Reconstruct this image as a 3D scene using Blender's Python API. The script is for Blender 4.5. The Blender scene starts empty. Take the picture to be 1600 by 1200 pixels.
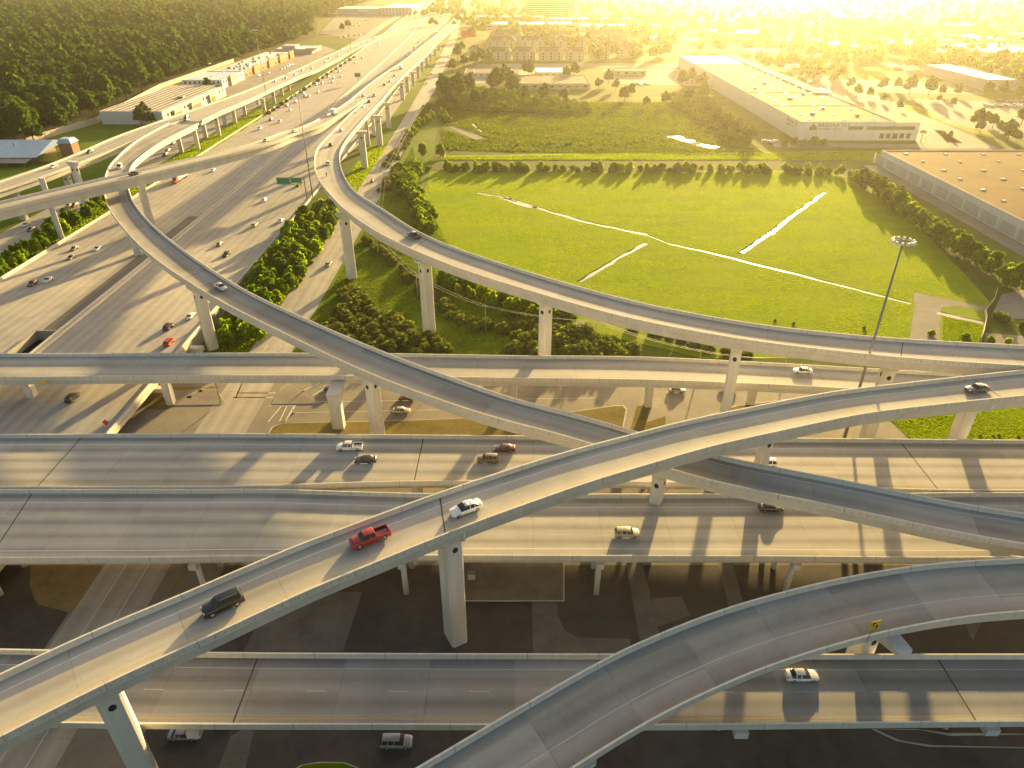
import bpy, math, random
import numpy as np
from mathutils import Vector, Matrix
rnd = random.Random(7)
R = math.radians
scene = bpy.context.scene
col = scene.collection

# ------------------------------------------------------------------ camera, light, exposure
F_PX, PITCH, H_CAM = 1090.0, 31.0, 104.0
SUN_AZ, SUN_EL = 20.0, 8.3           # degrees right of the view direction (+Y), above the horizon
cam_d = bpy.data.cameras.new('camera'); cam = bpy.data.objects.new('camera', cam_d); col.objects.link(cam)
cam.location = (0, 0, H_CAM); cam.rotation_euler = (R(90 - PITCH), 0, 0)
cam_d.sensor_width = 36.0; cam_d.lens = 36.0 * F_PX / 1600.0
cam_d.clip_start = 0.5; cam_d.clip_end = 30000
scene.camera = cam
world = bpy.data.worlds.new('World'); scene.world = world; world.use_nodes = True
wn = world.node_tree.nodes; wl = world.node_tree.links
sky = wn.new('ShaderNodeTexSky'); sky.sky_type = 'NISHITA'; sky.sun_disc = False
sky.sun_elevation = R(SUN_EL); sky.sun_rotation = R(SUN_AZ)
sky.altitude = 50; sky.air_density = 0.8; sky.dust_density = 5.0; sky.ozone_density = 1.0
tint = wn.new('ShaderNodeMix'); tint.data_type = 'RGBA'; tint.blend_type = 'MULTIPLY'; tint.inputs[0].default_value = 1; tint.inputs[7].default_value = (1.0, .91, .77, 1)
wl.new(sky.outputs[0], tint.inputs[6])                              # warm evening white balance of the sky
bg = wn['Background']; wl.new(tint.outputs[2], bg.inputs[0]); bg.inputs[1].default_value = 0.108
sun_d = bpy.data.lights.new('sun', 'SUN'); sun = bpy.data.objects.new('sun', sun_d); col.objects.link(sun)
sun_d.energy = 5.0; sun_d.angle = R(0.9); sun_d.color = (1.0, 0.71, 0.27)
sdir = Vector((math.sin(R(SUN_AZ)) * math.cos(R(SUN_EL)), math.cos(R(SUN_AZ)) * math.cos(R(SUN_EL)), math.sin(R(SUN_EL))))
sun.rotation_euler = sdir.to_track_quat('Z', 'Y').to_euler(); sun.location = (60, 60, 160)
vs = scene.view_settings; vs.view_transform = 'Standard'; vs.look = 'None'; vs.exposure = 1.76; vs.gamma = 1.0; vs.use_curve_mapping = False
scene.cycles.max_bounces = 6; scene.cycles.transparent_max_bounces = 6; scene.cycles.volume_bounces = 0
scene.cycles.use_denoising = True
HAZE_DENSITY, HAZE_ANISO, HAZE_COL = 0.000062, 0.75, (1.0, 0.94, 0.76)

# ------------------------------------------------------------------ survey: bearings read off the photograph -> places on the ground
_c, _s = math.cos(R(PITCH)), math.sin(R(PITCH))
def P(px, py, z=0.0):
    u = (px - 800) / F_PX; v = (600 - py) / F_PX
    d = (u, _c + v * _s, -_s + v * _c); t = (z - H_CAM) / d[2]
    return np.array([d[0] * t, d[1] * t, z])

# ------------------------------------------------------------------ materials
def _new(name):
    m = bpy.data.materials.new(name); m.use_nodes = True
    nt = m.node_tree; b = nt.nodes['Principled BSDF']
    return m, nt, b
def N(nt, t, **kw):
    n = nt.nodes.new(t)
    for k, v in kw.items(): setattr(n, k, v)
    return n
def L(nt, a, b): nt.links.new(a, b)
def math_n(nt, op, a, b=None, c=None, clamp=False):
    n = N(nt, 'ShaderNodeMath', operation=op); n.use_clamp = clamp
    for i, v in enumerate((a, b, c)):
        if v is None: continue
        if isinstance(v, (int, float)): n.inputs[i].default_value = v
        else: L(nt, v, n.inputs[i])
    return n.outputs[0]
def noise(nt, vec, scale, detail=4, rough=.6):
    n = N(nt, 'ShaderNodeTexNoise'); n.inputs['Scale'].default_value = scale
    n.inputs['Detail'].default_value = detail; n.inputs['Roughness'].default_value = rough
    if vec is not None: L(nt, vec, n.inputs['Vector'])
    return n.outputs[0]
def pos(nt): return N(nt, 'ShaderNodeNewGeometry').outputs['Position']
def vmul(nt, vec, s):
    n = N(nt, 'ShaderNodeVectorMath', operation='MULTIPLY'); L(nt, vec, n.inputs[0]); n.inputs[1].default_value = s
    return n.outputs[0]
def ramp_c(nt, fac, stops):
    n = N(nt, 'ShaderNodeValToRGB'); e = n.color_ramp.elements
    while len(e) < len(stops): e.new(.5)
    for k, (p, c) in enumerate(stops): e[k].position = p; e[k].color = (*c, 1)
    L(nt, fac, n.inputs[0]); return n.outputs[0]
def scale_col(nt, color, fac):
    n = N(nt, 'ShaderNodeMix', data_type='RGBA', blend_type='MULTIPLY'); n.inputs[0].default_value = 1
    if isinstance(color, tuple): n.inputs[6].default_value = (*color, 1)
    else: L(nt, color, n.inputs[6])
    L(nt, fac, n.inputs[7]); return n.outputs[2]
def bump(nt, b, h, strength, dist=.1):
    n = N(nt, 'ShaderNodeBump'); n.inputs['Strength'].default_value = strength; n.inputs['Distance'].default_value = dist
    L(nt, h, n.inputs['Height']); L(nt, n.outputs[0], b.inputs['Normal'])
def k(c, f): return tuple(min(1, x * f) for x in c)

def plain(name, c, rough=.8, var=.2, scale=.5, metal=0., streak=False, spec=.5, bmp=0.):
    m, nt, b = _new(name); p = pos(nt)
    n1 = noise(nt, vmul(nt, p, (1, 1, .15)) if streak else p, scale, 5)
    n2 = noise(nt, p, scale * 7, 3)
    f = math_n(nt, 'ADD', math_n(nt, 'MULTIPLY', n1, .7), math_n(nt, 'MULTIPLY', n2, .3))
    L(nt, ramp_c(nt, f, [(.3, k(c, 1 - var)), (.7, k(c, 1 + var))]), b.inputs['Base Color'])
    b.inputs['Roughness'].default_value = rough; b.inputs['Metallic'].default_value = metal
    b.inputs['Specular IOR Level'].default_value = spec
    if bmp: bump(nt, b, n2, bmp)
    return m

def deck_mat(name, c, stripe=.16, patch=.10, streak=.5, spec=.2):
    """concrete carriageway; UV = (lanes across, metres along): oil-darkened lane centres, slab tones, streaks along the traffic"""
    m, nt, b = _new(name)
    uv = N(nt, 'ShaderNodeUVMap').outputs[0]; sp = N(nt, 'ShaderNodeSeparateXYZ'); L(nt, uv, sp.inputs[0])
    u, v = sp.outputs[0], sp.outputs[1]
    st = math_n(nt, 'MULTIPLY_ADD', math_n(nt, 'COSINE', math_n(nt, 'MULTIPLY', math_n(nt, 'ADD', u, .5), 2 * math.pi)), .5, .5)
    st = math_n(nt, 'POWER', st, 3)
    tr = math_n(nt, 'MULTIPLY_ADD', math_n(nt, 'COSINE', math_n(nt, 'MULTIPLY', u, 4 * math.pi)), -.5, .5)   # wheel paths
    cb = N(nt, 'ShaderNodeCombineXYZ'); L(nt, math_n(nt, 'MULTIPLY', u, 3.6), cb.inputs[0]); L(nt, math_n(nt, 'MULTIPLY', v, .03), cb.inputs[1])
    n_st = noise(nt, cb.outputs[0], .9, 5, .65)
    d1 = math_n(nt, 'MULTIPLY', math_n(nt, 'MULTIPLY', st, stripe), math_n(nt, 'MULTIPLY', n_st, 1.8))
    d2 = math_n(nt, 'MULTIPLY', tr, .05)
    cb2 = N(nt, 'ShaderNodeCombineXYZ'); L(nt, math_n(nt, 'FLOOR', u), cb2.inputs[0]); L(nt, math_n(nt, 'FLOOR', math_n(nt, 'MULTIPLY', v, 1 / 13.)), cb2.inputs[1])
    w = N(nt, 'ShaderNodeTexWhiteNoise', noise_dimensions='2D'); L(nt, cb2.outputs[0], w.inputs['Vector'])
    d3 = math_n(nt, 'MULTIPLY', math_n(nt, 'SUBTRACT', w.outputs[0], .5), patch)
    n2 = noise(nt, pos(nt), .12, 6, .7); d4 = math_n(nt, 'MULTIPLY', math_n(nt, 'SUBTRACT', n2, .5), .5)
    n3 = noise(nt, pos(nt), 2.5, 3); d5 = math_n(nt, 'MULTIPLY', math_n(nt, 'SUBTRACT', n3, .5), .15)
    d6 = math_n(nt, 'MULTIPLY', math_n(nt, 'SUBTRACT', n_st, .5), streak)
    jn = math_n(nt, 'LESS_THAN', math_n(nt, 'FRACT', math_n(nt, 'MULTIPLY', v, 1 / 13.)), .012)
    sn = noise(nt, pos(nt), .45, 8, .75); d4 = math_n(nt, 'SUBTRACT', d4, math_n(nt, 'MULTIPLY', math_n(nt, 'MULTIPLY_ADD', sn, 6., -3.5, clamp=True), .16))
    tot = math_n(nt, 'SUBTRACT', math_n(nt, 'ADD', math_n(nt, 'ADD', math_n(nt, 'ADD', d3, d4), d5), d6),
                 math_n(nt, 'ADD', math_n(nt, 'ADD', d1, d2), math_n(nt, 'MULTIPLY', jn, .14)))
    f = math_n(nt, 'ADD', tot, 1.05)
    L(nt, scale_col(nt, c, f), b.inputs['Base Color']); b.inputs['Roughness'].default_value = .82
    b.inputs['Specular IOR Level'].default_value = spec
    bump(nt, b, n3, .08, .02)
    return m

def parapet_mat(name, c, dots):
    m, nt, b = _new(name)
    uv = N(nt, 'ShaderNodeUVMap').outputs[0]; sp = N(nt, 'ShaderNodeSeparateXYZ'); L(nt, uv, sp.inputs[0])
    s, h = sp.outputs[0], sp.outputs[1]
    jn = math_n(nt, 'LESS_THAN', math_n(nt, 'FRACT', math_n(nt, 'MULTIPLY', s, 1 / 11.)), .009)
    cb = N(nt, 'ShaderNodeCombineXYZ'); L(nt, s, cb.inputs[0]); L(nt, math_n(nt, 'MULTIPLY', h, .25), cb.inputs[1])
    n1 = noise(nt, cb.outputs[0], .8, 8, .78); n2 = noise(nt, pos(nt), 3, 4)
    f = math_n(nt, 'ADD', math_n(nt, 'MULTIPLY_ADD', n1, .62, .60), math_n(nt, 'MULTIPLY', n2, .14))
    f = math_n(nt, 'SUBTRACT', f, math_n(nt, 'MULTIPLY', jn, .5))
    if dots:
        a = math_n(nt, 'MULTIPLY', math_n(nt, 'SUBTRACT', math_n(nt, 'FRACT', math_n(nt, 'MULTIPLY', s, 1 / 1.25)), .5), 1.25)
        bb = math_n(nt, 'SUBTRACT', h, 2.0)
        r2 = math_n(nt, 'ADD', math_n(nt, 'MULTIPLY', a, a), math_n(nt, 'MULTIPLY', bb, bb))
        f = math_n(nt, 'SUBTRACT', f, math_n(nt, 'MULTIPLY', math_n(nt, 'LESS_THAN', r2, .0121), .45))
    L(nt, scale_col(nt, c, f), b.inputs['Base Color']); b.inputs['Roughness'].default_value = .85
    bump(nt, b, n2, .1, .02)
    return m

def grass_mat(name, c1, c2, c3, scale=.04, streak=1.0):
    m, nt, b = _new(name); p = pos(nt)
    n1 = noise(nt, vmul(nt, p, (.5, 1.3, 1)), scale, 7, .7); n2 = noise(nt, p, scale * 12, 6, .75); n3 = noise(nt, p, 1.6, 4, .7)
    f = math_n(nt, 'ADD', math_n(nt, 'MULTIPLY', n1, .5), math_n(nt, 'ADD', math_n(nt, 'MULTIPLY', n2, .32), math_n(nt, 'MULTIPLY', n3, .18)))
    L(nt, ramp_c(nt, f, [(.36, c1), (.5, c2), (.64, c3)]), b.inputs['Base Color'])
    b.inputs['Roughness'].default_value = 1; b.inputs['Specular IOR Level'].default_value = .1
    hh = math_n(nt, 'ADD', math_n(nt, 'MULTIPLY', n2, 1.2), n3)
    bump(nt, b, hh, .25, .2)
    return m

def leaf_mat(name, c, trans, tw=.45, patchy=False):
    m = bpy.data.materials.new(name); m.use_nodes = True; nt = m.node_tree
    for n in list(nt.nodes):
        if n.type != 'OUTPUT_MATERIAL': nt.nodes.remove(n)
    out = [n for n in nt.nodes if n.type == 'OUTPUT_MATERIAL'][0]
    g = N(nt, 'ShaderNodeNewGeometry'); oi = N(nt, 'ShaderNodeObjectInfo')
    f = math_n(nt, 'ADD', math_n(nt, 'MULTIPLY', g.outputs['Random Per Island'], .6), math_n(nt, 'MULTIPLY', oi.outputs['Random'], .4))
    cc = ramp_c(nt, f, [(0., k(c, .55)), (.5, c), (1., (c[0] * 1.6, c[1] * 1.35, c[2] * 1.1))])
    if patchy:      # lusher and drier areas, tracks of the mower
        pp = pos(nt); a1 = noise(nt, vmul(nt, pp, (.6, 1.4, 1)), .035, 6, .68); a2 = noise(nt, vmul(nt, pp, (1.6, .12, 1)), .30, 3, .6); a3 = noise(nt, pp, .16, 5, .7)
        g_ = math_n(nt, 'ADD', math_n(nt, 'MULTIPLY', a1, .5), math_n(nt, 'ADD', math_n(nt, 'MULTIPLY', a2, .2), math_n(nt, 'MULTIPLY', a3, .3)))
        cc = scale_col(nt, cc, ramp_c(nt, g_, [(.36, (.52, .66, .6)), (.47, (.86, .95, .8)), (.55, (1, 1, 1)), (.66, (1.0, .86, 1.0))]))
    d = N(nt, 'ShaderNodeBsdfDiffuse'); L(nt, cc, d.inputs[0])
    t = N(nt, 'ShaderNodeBsdfTranslucent'); L(nt, scale_col(nt, cc, ramp_c(nt, f, [(0, trans), (1, trans)])), t.inputs[0])
    mx = N(nt, 'ShaderNodeMixShader'); mx.inputs[0].default_value = tw
    L(nt, d.outputs[0], mx.inputs[1]); L(nt, t.outputs[0], mx.inputs[2]); L(nt, mx.outputs[0], out.inputs[0])
    return m

CONC = (.44, .41, .35)
M = {}
M['deck'] = deck_mat('deck_concrete', CONC, .32)
M['deck_grey'] = deck_mat('deck_concrete_worn', (.315, .30, .272), .30, .26)
M['freeway'] = deck_mat('freeway_concrete', (.42, .385, .33), .17, .12, .34)
M['median'] = deck_mat('median_pavement', (.20, .18, .15), .2, .2)
M['parapet'] = parapet_mat('parapet_concrete', (.64, .605, .525), False)
M['parapet_dots'] = parapet_mat('parapet_concrete_tied', (.64, .605, .525), True)
M['girder'] = plain('girder_concrete', (.58, .555, .50), .85, .16, .25, streak=True)
M['pier'] = plain('pier_concrete', (.66, .635, .57), .85, .2, .35, streak=True)
M['hole'] = plain('pipe_opening', (.03, .028, .025), .9, .1)
M['joint'] = plain('joint_rubber', (.06, .055, .05), .9, .2)
M['faded_yellow'] = plain('road_paint_worn_yellow', (.42, .34, .16), .8, .2, .6)
M['faded_line'] = plain('road_paint_faded', (.50, .48, .44), .8, .2, .6)
M['white_line'] = plain('road_paint_white', (.68, .67, .62), .7, .15, .6)
M['yellow_line'] = plain('road_paint_yellow', (.62, .42, .06), .7, .15, .6)
M['asphalt'] = plain('asphalt', (.076, .067, .058), .9, .5, .06)  # paving with the shade under the decks put into its colour
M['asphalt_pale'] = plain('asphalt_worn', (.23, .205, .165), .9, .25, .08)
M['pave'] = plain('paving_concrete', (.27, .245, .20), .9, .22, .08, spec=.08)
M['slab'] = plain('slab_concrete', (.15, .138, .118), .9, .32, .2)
M['dirt'] = plain('dry_earth', (.24, .18, .075), .95, .3, .2, bmp=.4)
M['kerb'] = plain('kerb_concrete', (.46, .44, .38), .85, .15)
M['ground'] = grass_mat('rough_grass', (.055, .075, .012), (.085, .115, .014), (.13, .14, .03))
M['field'] = grass_mat('field_grass', (.13, .185, .002), (.20, .27, .002), (.27, .31, .006), .03)
M['verge'] = grass_mat('verge_grass', (.075, .125, .004), (.11, .175, .005), (.16, .20, .012), .06)
M['meadow'] = grass_mat('meadow_grass', (.06, .085, .008), (.095, .125, .010), (.15, .17, .02), .03)
M['drygrass'] = grass_mat('dry_grass', (.12, .10, .03), (.20, .16, .05), (.28, .215, .075), .08)
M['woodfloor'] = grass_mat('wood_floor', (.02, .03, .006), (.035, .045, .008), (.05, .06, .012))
M['leaf_dark'] = leaf_mat('leaves_wood', (.060, .112, .026), (1.4, 1.45, .5))
M['leaf_mid'] = leaf_mat('leaves_tree', (.11, .18, .012), (1.6, 1.7, .5))
M['leaf_lime'] = leaf_mat('leaves_bright', (.19, .28, .008), (1.7, 1.7, .4), .55)
M['leaf_olive'] = leaf_mat('leaves_olive', (.125, .165, .045), (1.6, 1.5, .6))
M['leaf_palm'] = leaf_mat('leaves_palm', (.11, .12, .03), (1.4, 1.3, .6))
M['bark'] = plain('bark', (.10, .075, .05), .95, .3, 2)
M['roof_tan'] = plain('roof_tan', (.17, .105, .05), .9, .22, .05, spec=.08)
M['rooflight'] = plain('rooflight', (.62, .58, .50), .4, .1)
M['roof_rib'] = plain('roof_ribbed', (.30, .27, .22), .6, .2, .1, spec=.08)
M['roof_blue'] = plain('roof_pale_blue', (.42, .52, .62), .5, .06, .1)
M['roof_white'] = plain('roof_white', (.72, .70, .66), .35, .08, .1)
M['roof_brown'] = plain('roof_brown', (.20, .14, .10), .85, .2, .3, spec=.08)
M['wall_white'] = plain('wall_white', (.66, .66, .64), .8, .06, .1)
M['wall_cream'] = plain('wall_cream', (.55, .48, .36), .85, .1, .1)
M['wall_grey'] = plain('wall_grey', (.45, .45, .44), .85, .1, .1)
M['wall_orange'] = plain('wall_orange', (.55, .20, .07), .85, .12, .2)
M['wall_brick'] = plain('wall_brick', (.34, .17, .10), .85, .12, .2)
M['wall_yellow'] = plain('wall_yellow', (.62, .40, .06), .8, .15, .3)
M['glass'] = plain('window_glass', (.035, .04, .045), .12, .1)
M['steel'] = plain('galvanised_steel', (.26, .25, .23), .6, .1, 1, metal=.2)
M['lamp_white'] = plain('lamp_housing', (.75, .75, .74), .4, .05)
M['wood'] = plain('pole_wood', (.36, .29, .19), .9, .2, 2)
M['wire'] = plain('wire', (.30, .29, .27), .6, .1)
M['sign_green'] = plain('sign_green', (.01, .24, .13), .5, .08)
M['sign_yellow'] = plain('sign_yellow', (.80, .52, .01), .5, .05)
M['sign_red'] = plain('sign_red', (.60, .04, .03), .5, .05)
M['sign_black'] = plain('sign_black', (.012, .012, .012), .6, .05)
M['letter'] = plain('letter_paint', (.10, .10, .08), .7, .05)
M['orange'] = plain('orange_plastic', (.85, .12, .02), .6, .05)
M['tyre'] = plain('tyre_rubber', (.02, .02, .02), .85, .1)
M['rim'] = plain('rim_alloy', (.45, .45, .46), .35, .05, 1, metal=.7)
M['headlamp'] = plain('headlamp_glass', (.75, .75, .75), .15, .03)
M['taillamp'] = plain('taillamp_red', (.45, .015, .01), .25, .05)
m_, nt_, b_ = _new('water'); b_.inputs['Base Color'].default_value = (.06, .06, .04, 1); b_.inputs['Roughness'].default_value = .22
bump(nt_, b_, noise(nt_, pos(nt_), 1.2, 3), .15, .05); M['water'] = m_
def paint(name, c, metal=0.):
    m, nt, b = _new(name); b.inputs['Base Color'].default_value = (*c, 1); b.inputs['Roughness'].default_value = .32
    b.inputs['Metallic'].default_value = metal; b.inputs['Coat Weight'].default_value = .7; b.inputs['Coat Roughness'].default_value = .06
    n = noise(nt, pos(nt), 1.5, 3); L(nt, ramp_c(nt, n, [(.3, k(c, .9)), (.7, k(c, 1.08))]), b.inputs['Base Color'])
    return m
CARC = {'white': paint('paint_white', (.80, .80, .79)), 'black': paint('paint_black', (.012, .012, .013)), 'red': paint('paint_red', (.33, .012, .012)),
        'silver': paint('paint_silver', (.46, .46, .46), .35), 'grey': paint('paint_grey', (.12, .12, .125), .3), 'dark': paint('paint_dark', (.035, .035, .04), .2),
        'beige': paint('paint_beige', (.50, .44, .33), .2), 'blue': paint('paint_blue', (.03, .04, .10), .2), 'maroon': paint('paint_maroon', (.13, .02, .015), .1),
        'bronze': paint('paint_bronze', (.20, .16, .10), .4), 'orange': paint('paint_orange', (.50, .10, .02)), 'scarlet': paint('paint_scarlet', (.55, .05, .01)), 'yellow': paint('paint_yellow', (.6, .45, .08))}

# ------------------------------------------------------------------ mesh helpers
class MB:
    def __init__(s): s.v = []; s.f = []; s.m = []; s.uv = []; s.has_uv = False
    def add(s, pts): b = len(s.v); s.v.extend([tuple(map(float, p)) for p in pts]); return b
    def face(s, pts, m=0, uv=None):
        b = s.add(pts); s.f.append(tuple(range(b, b + len(pts)))); s.m.append(m)
        if uv: s.has_uv = True
        s.uv.append(uv or [(0, 0)] * len(pts))
    def box(s, x0, x1, y0, y1, z0, z1, m=0):
        p = [(x0, y0, z0), (x1, y0, z0), (x1, y1, z0), (x0, y1, z0), (x0, y0, z1), (x1, y0, z1), (x1, y1, z1), (x0, y1, z1)]
        b = s.add(p)
        for q in ((0, 3, 2, 1), (4, 5, 6, 7), (0, 1, 5, 4), (1, 2, 6, 5), (2, 3, 7, 6), (3, 0, 4, 7)):
            s.f.append(tuple(b + i for i in q)); s.m.append(m); s.uv.append([(0, 0)] * 4)
    def prism(s, poly, z0, z1, m=0, top=None):
        n = len(poly); b = s.add([(x, y, z0) for x, y in poly] + [(x, y, z1) for x, y in (top or poly)])
        for i in range(n):
            j = (i + 1) % n; s.f.append((b + i, b + j, b + n + j, b + n + i)); s.m.append(m); s.uv.append([(0, 0)] * 4)
        s.f.append(tuple(b + n + i for i in range(n))); s.m.append(m); s.uv.append([(0, 0)] * n)
        s.f.append(tuple(b + i for i in reversed(range(n)))); s.m.append(m); s.uv.append([(0, 0)] * n)
    def tube(s, p0, p1, r0, r1=None, n=8, m=0, caps=True):
        r1 = r0 if r1 is None else r1; a = Vector(p0); c = Vector(p1); d = (c - a).normalized()
        x = d.orthogonal().normalized(); y = d.cross(x)
        ring = lambda o, r: [o + x * (r * math.cos(2 * math.pi * i / n)) + y * (r * math.sin(2 * math.pi * i / n)) for i in range(n)]
        b = s.add(ring(a, r0) + ring(c, r1))
        for i in range(n):
            j = (i + 1) % n; s.f.append((b + i, b + j, b + n + j, b + n + i)); s.m.append(m); s.uv.append([(0, 0)] * 4)
        if caps:
            s.f.append(tuple(b + n + i for i in range(n))); s.m.append(m); s.uv.append([(0, 0)] * n)
            s.f.append(tuple(b + i for i in reversed(range(n)))); s.m.append(m); s.uv.append([(0, 0)] * n)
    def mesh(s, name, mats, smooth=False):
        me = bpy.data.meshes.new(name); me.from_pydata(s.v, [], s.f); 
        for m in mats: me.materials.append(m)
        me.polygons.foreach_set('material_index', s.m)
        if smooth: me.polygons.foreach_set('use_smooth', [True] * len(s.f))
        if s.has_uv:
            lay = me.uv_layers.new(name='UVMap'); flat = [c for f in s.uv for p in f for c in p]; lay.data.foreach_set('uv', flat)
        me.update(); return me
    def build(s, name, mats, parent=None, smooth=False):
        if not isinstance(mats, (list, tuple)): mats = [mats]
        return obj(name, s.mesh(name, mats, smooth), parent)
def obj(name, me, parent=None):
    o = bpy.data.objects.new(name, me); col.objects.link(o)
    if parent is not None: o.parent = parent
    return o
def tag(o, label=None, cat=None, group=None, kind=None):
    if label: o['label'] = label
    if cat: o['category'] = cat
    if group: o['group'] = group
    if kind: o['kind'] = kind
    return o
def thing(name, label, cat, loc=(0, 0, 0), rz=0, group=None):
    o = obj(name, None); o.location = loc; o.rotation_euler = (0, 0, rz); o.empty_display_size = .5
    return tag(o, label, cat, group)
def copy_tree(o, parent=None):
    c = o.copy(); col.objects.link(c); c.parent = parent
    for ch in list(o.children): copy_tree(ch, c)
    return c
def structure(name, mb, mats): return tag(mb.build(name, mats), kind='structure')
def patch(name, pts, z, mat, px=True):
    """one flat sheet of ground from corner bearings"""
    mb = MB(); mb.face([(*(P(x, y, z)[:2] if px else (x, y)), z) for x, y in pts]); return structure(name, mb, mat)

def catmull(pts, step):
    pts = [np.array(p, float) for p in pts]; ext = [2 * pts[0] - pts[1]] + pts + [2 * pts[-1] - pts[-2]]; out = []
    for i in range(1, len(ext) - 2):
        p0, p1, p2, p3 = ext[i - 1:i + 3]
        t0 = 0; t1 = t0 + max(np.linalg.norm(p1 - p0), .1) ** .5; t2 = t1 + max(np.linalg.norm(p2 - p1), .1) ** .5; t3 = t2 + max(np.linalg.norm(p3 - p2), .1) ** .5
        for q in np.linspace(0, 1, 24, endpoint=False):
            t = t1 + (t2 - t1) * q
            a1 = (t1 - t) / (t1 - t0) * p0 + (t - t0) / (t1 - t0) * p1; a2 = (t2 - t) / (t2 - t1) * p1 + (t - t1) / (t2 - t1) * p2; a3 = (t3 - t) / (t3 - t2) * p2 + (t - t2) / (t3 - t2) * p3
            b1 = (t2 - t) / (t2 - t0) * a1 + (t - t0) / (t2 - t0) * a2; b2 = (t3 - t) / (t3 - t1) * a2 + (t - t1) / (t3 - t1) * a3
            out.append((t2 - t) / (t2 - t1) * b1 + (t - t1) / (t2 - t1) * b2)
    out.append(pts[-1]); return resample(np.array(out), step)
def resample(a, step):
    d = np.r_[0, np.cumsum(np.linalg.norm(np.diff(a[:, :2], axis=0), axis=1))]; n = max(2, int(d[-1] / step) + 1)
    t = np.linspace(0, d[-1], n); return np.stack([np.interp(t, d, a[:, i]) for i in range(a.shape[1])], 1)
def smooth1(w, n):
    if n < 1: return w
    p = np.pad(w, n, mode='edge'); return np.convolve(p, np.ones(2 * n + 1) / (2 * n + 1), 'valid')
def near_poly(q, A):
    best = (1e9, 0, 0)
    for i in range(len(A) - 1):
        a, b = A[i], A[i + 1]; d = b - a; t = min(1, max(0, float(np.dot(q - a, d) / max(np.dot(d, d), 1e-9)))); e = np.linalg.norm(q - a - t * d)
        if e < best[0]: best = (e, i, t)
    return best

class Road:
    """centre line samples for placing traffic"""
    def __init__(s, C): s.C = C; s.T = np.gradient(C, axis=0); s.T /= np.linalg.norm(s.T, axis=1)[:, None]
    def at(s, px, py):
        z = float(np.mean(s.C[:, 2]))
        for _ in range(8):
            p = P(px, py, z + .6); i = int(np.argmin(np.linalg.norm(s.C[:, :2] - p[:2], axis=1))); z = s.C[i, 2]
        return np.array([p[0], p[1], z]), s.T[i], i
class Ramp(Road): pass

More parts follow.
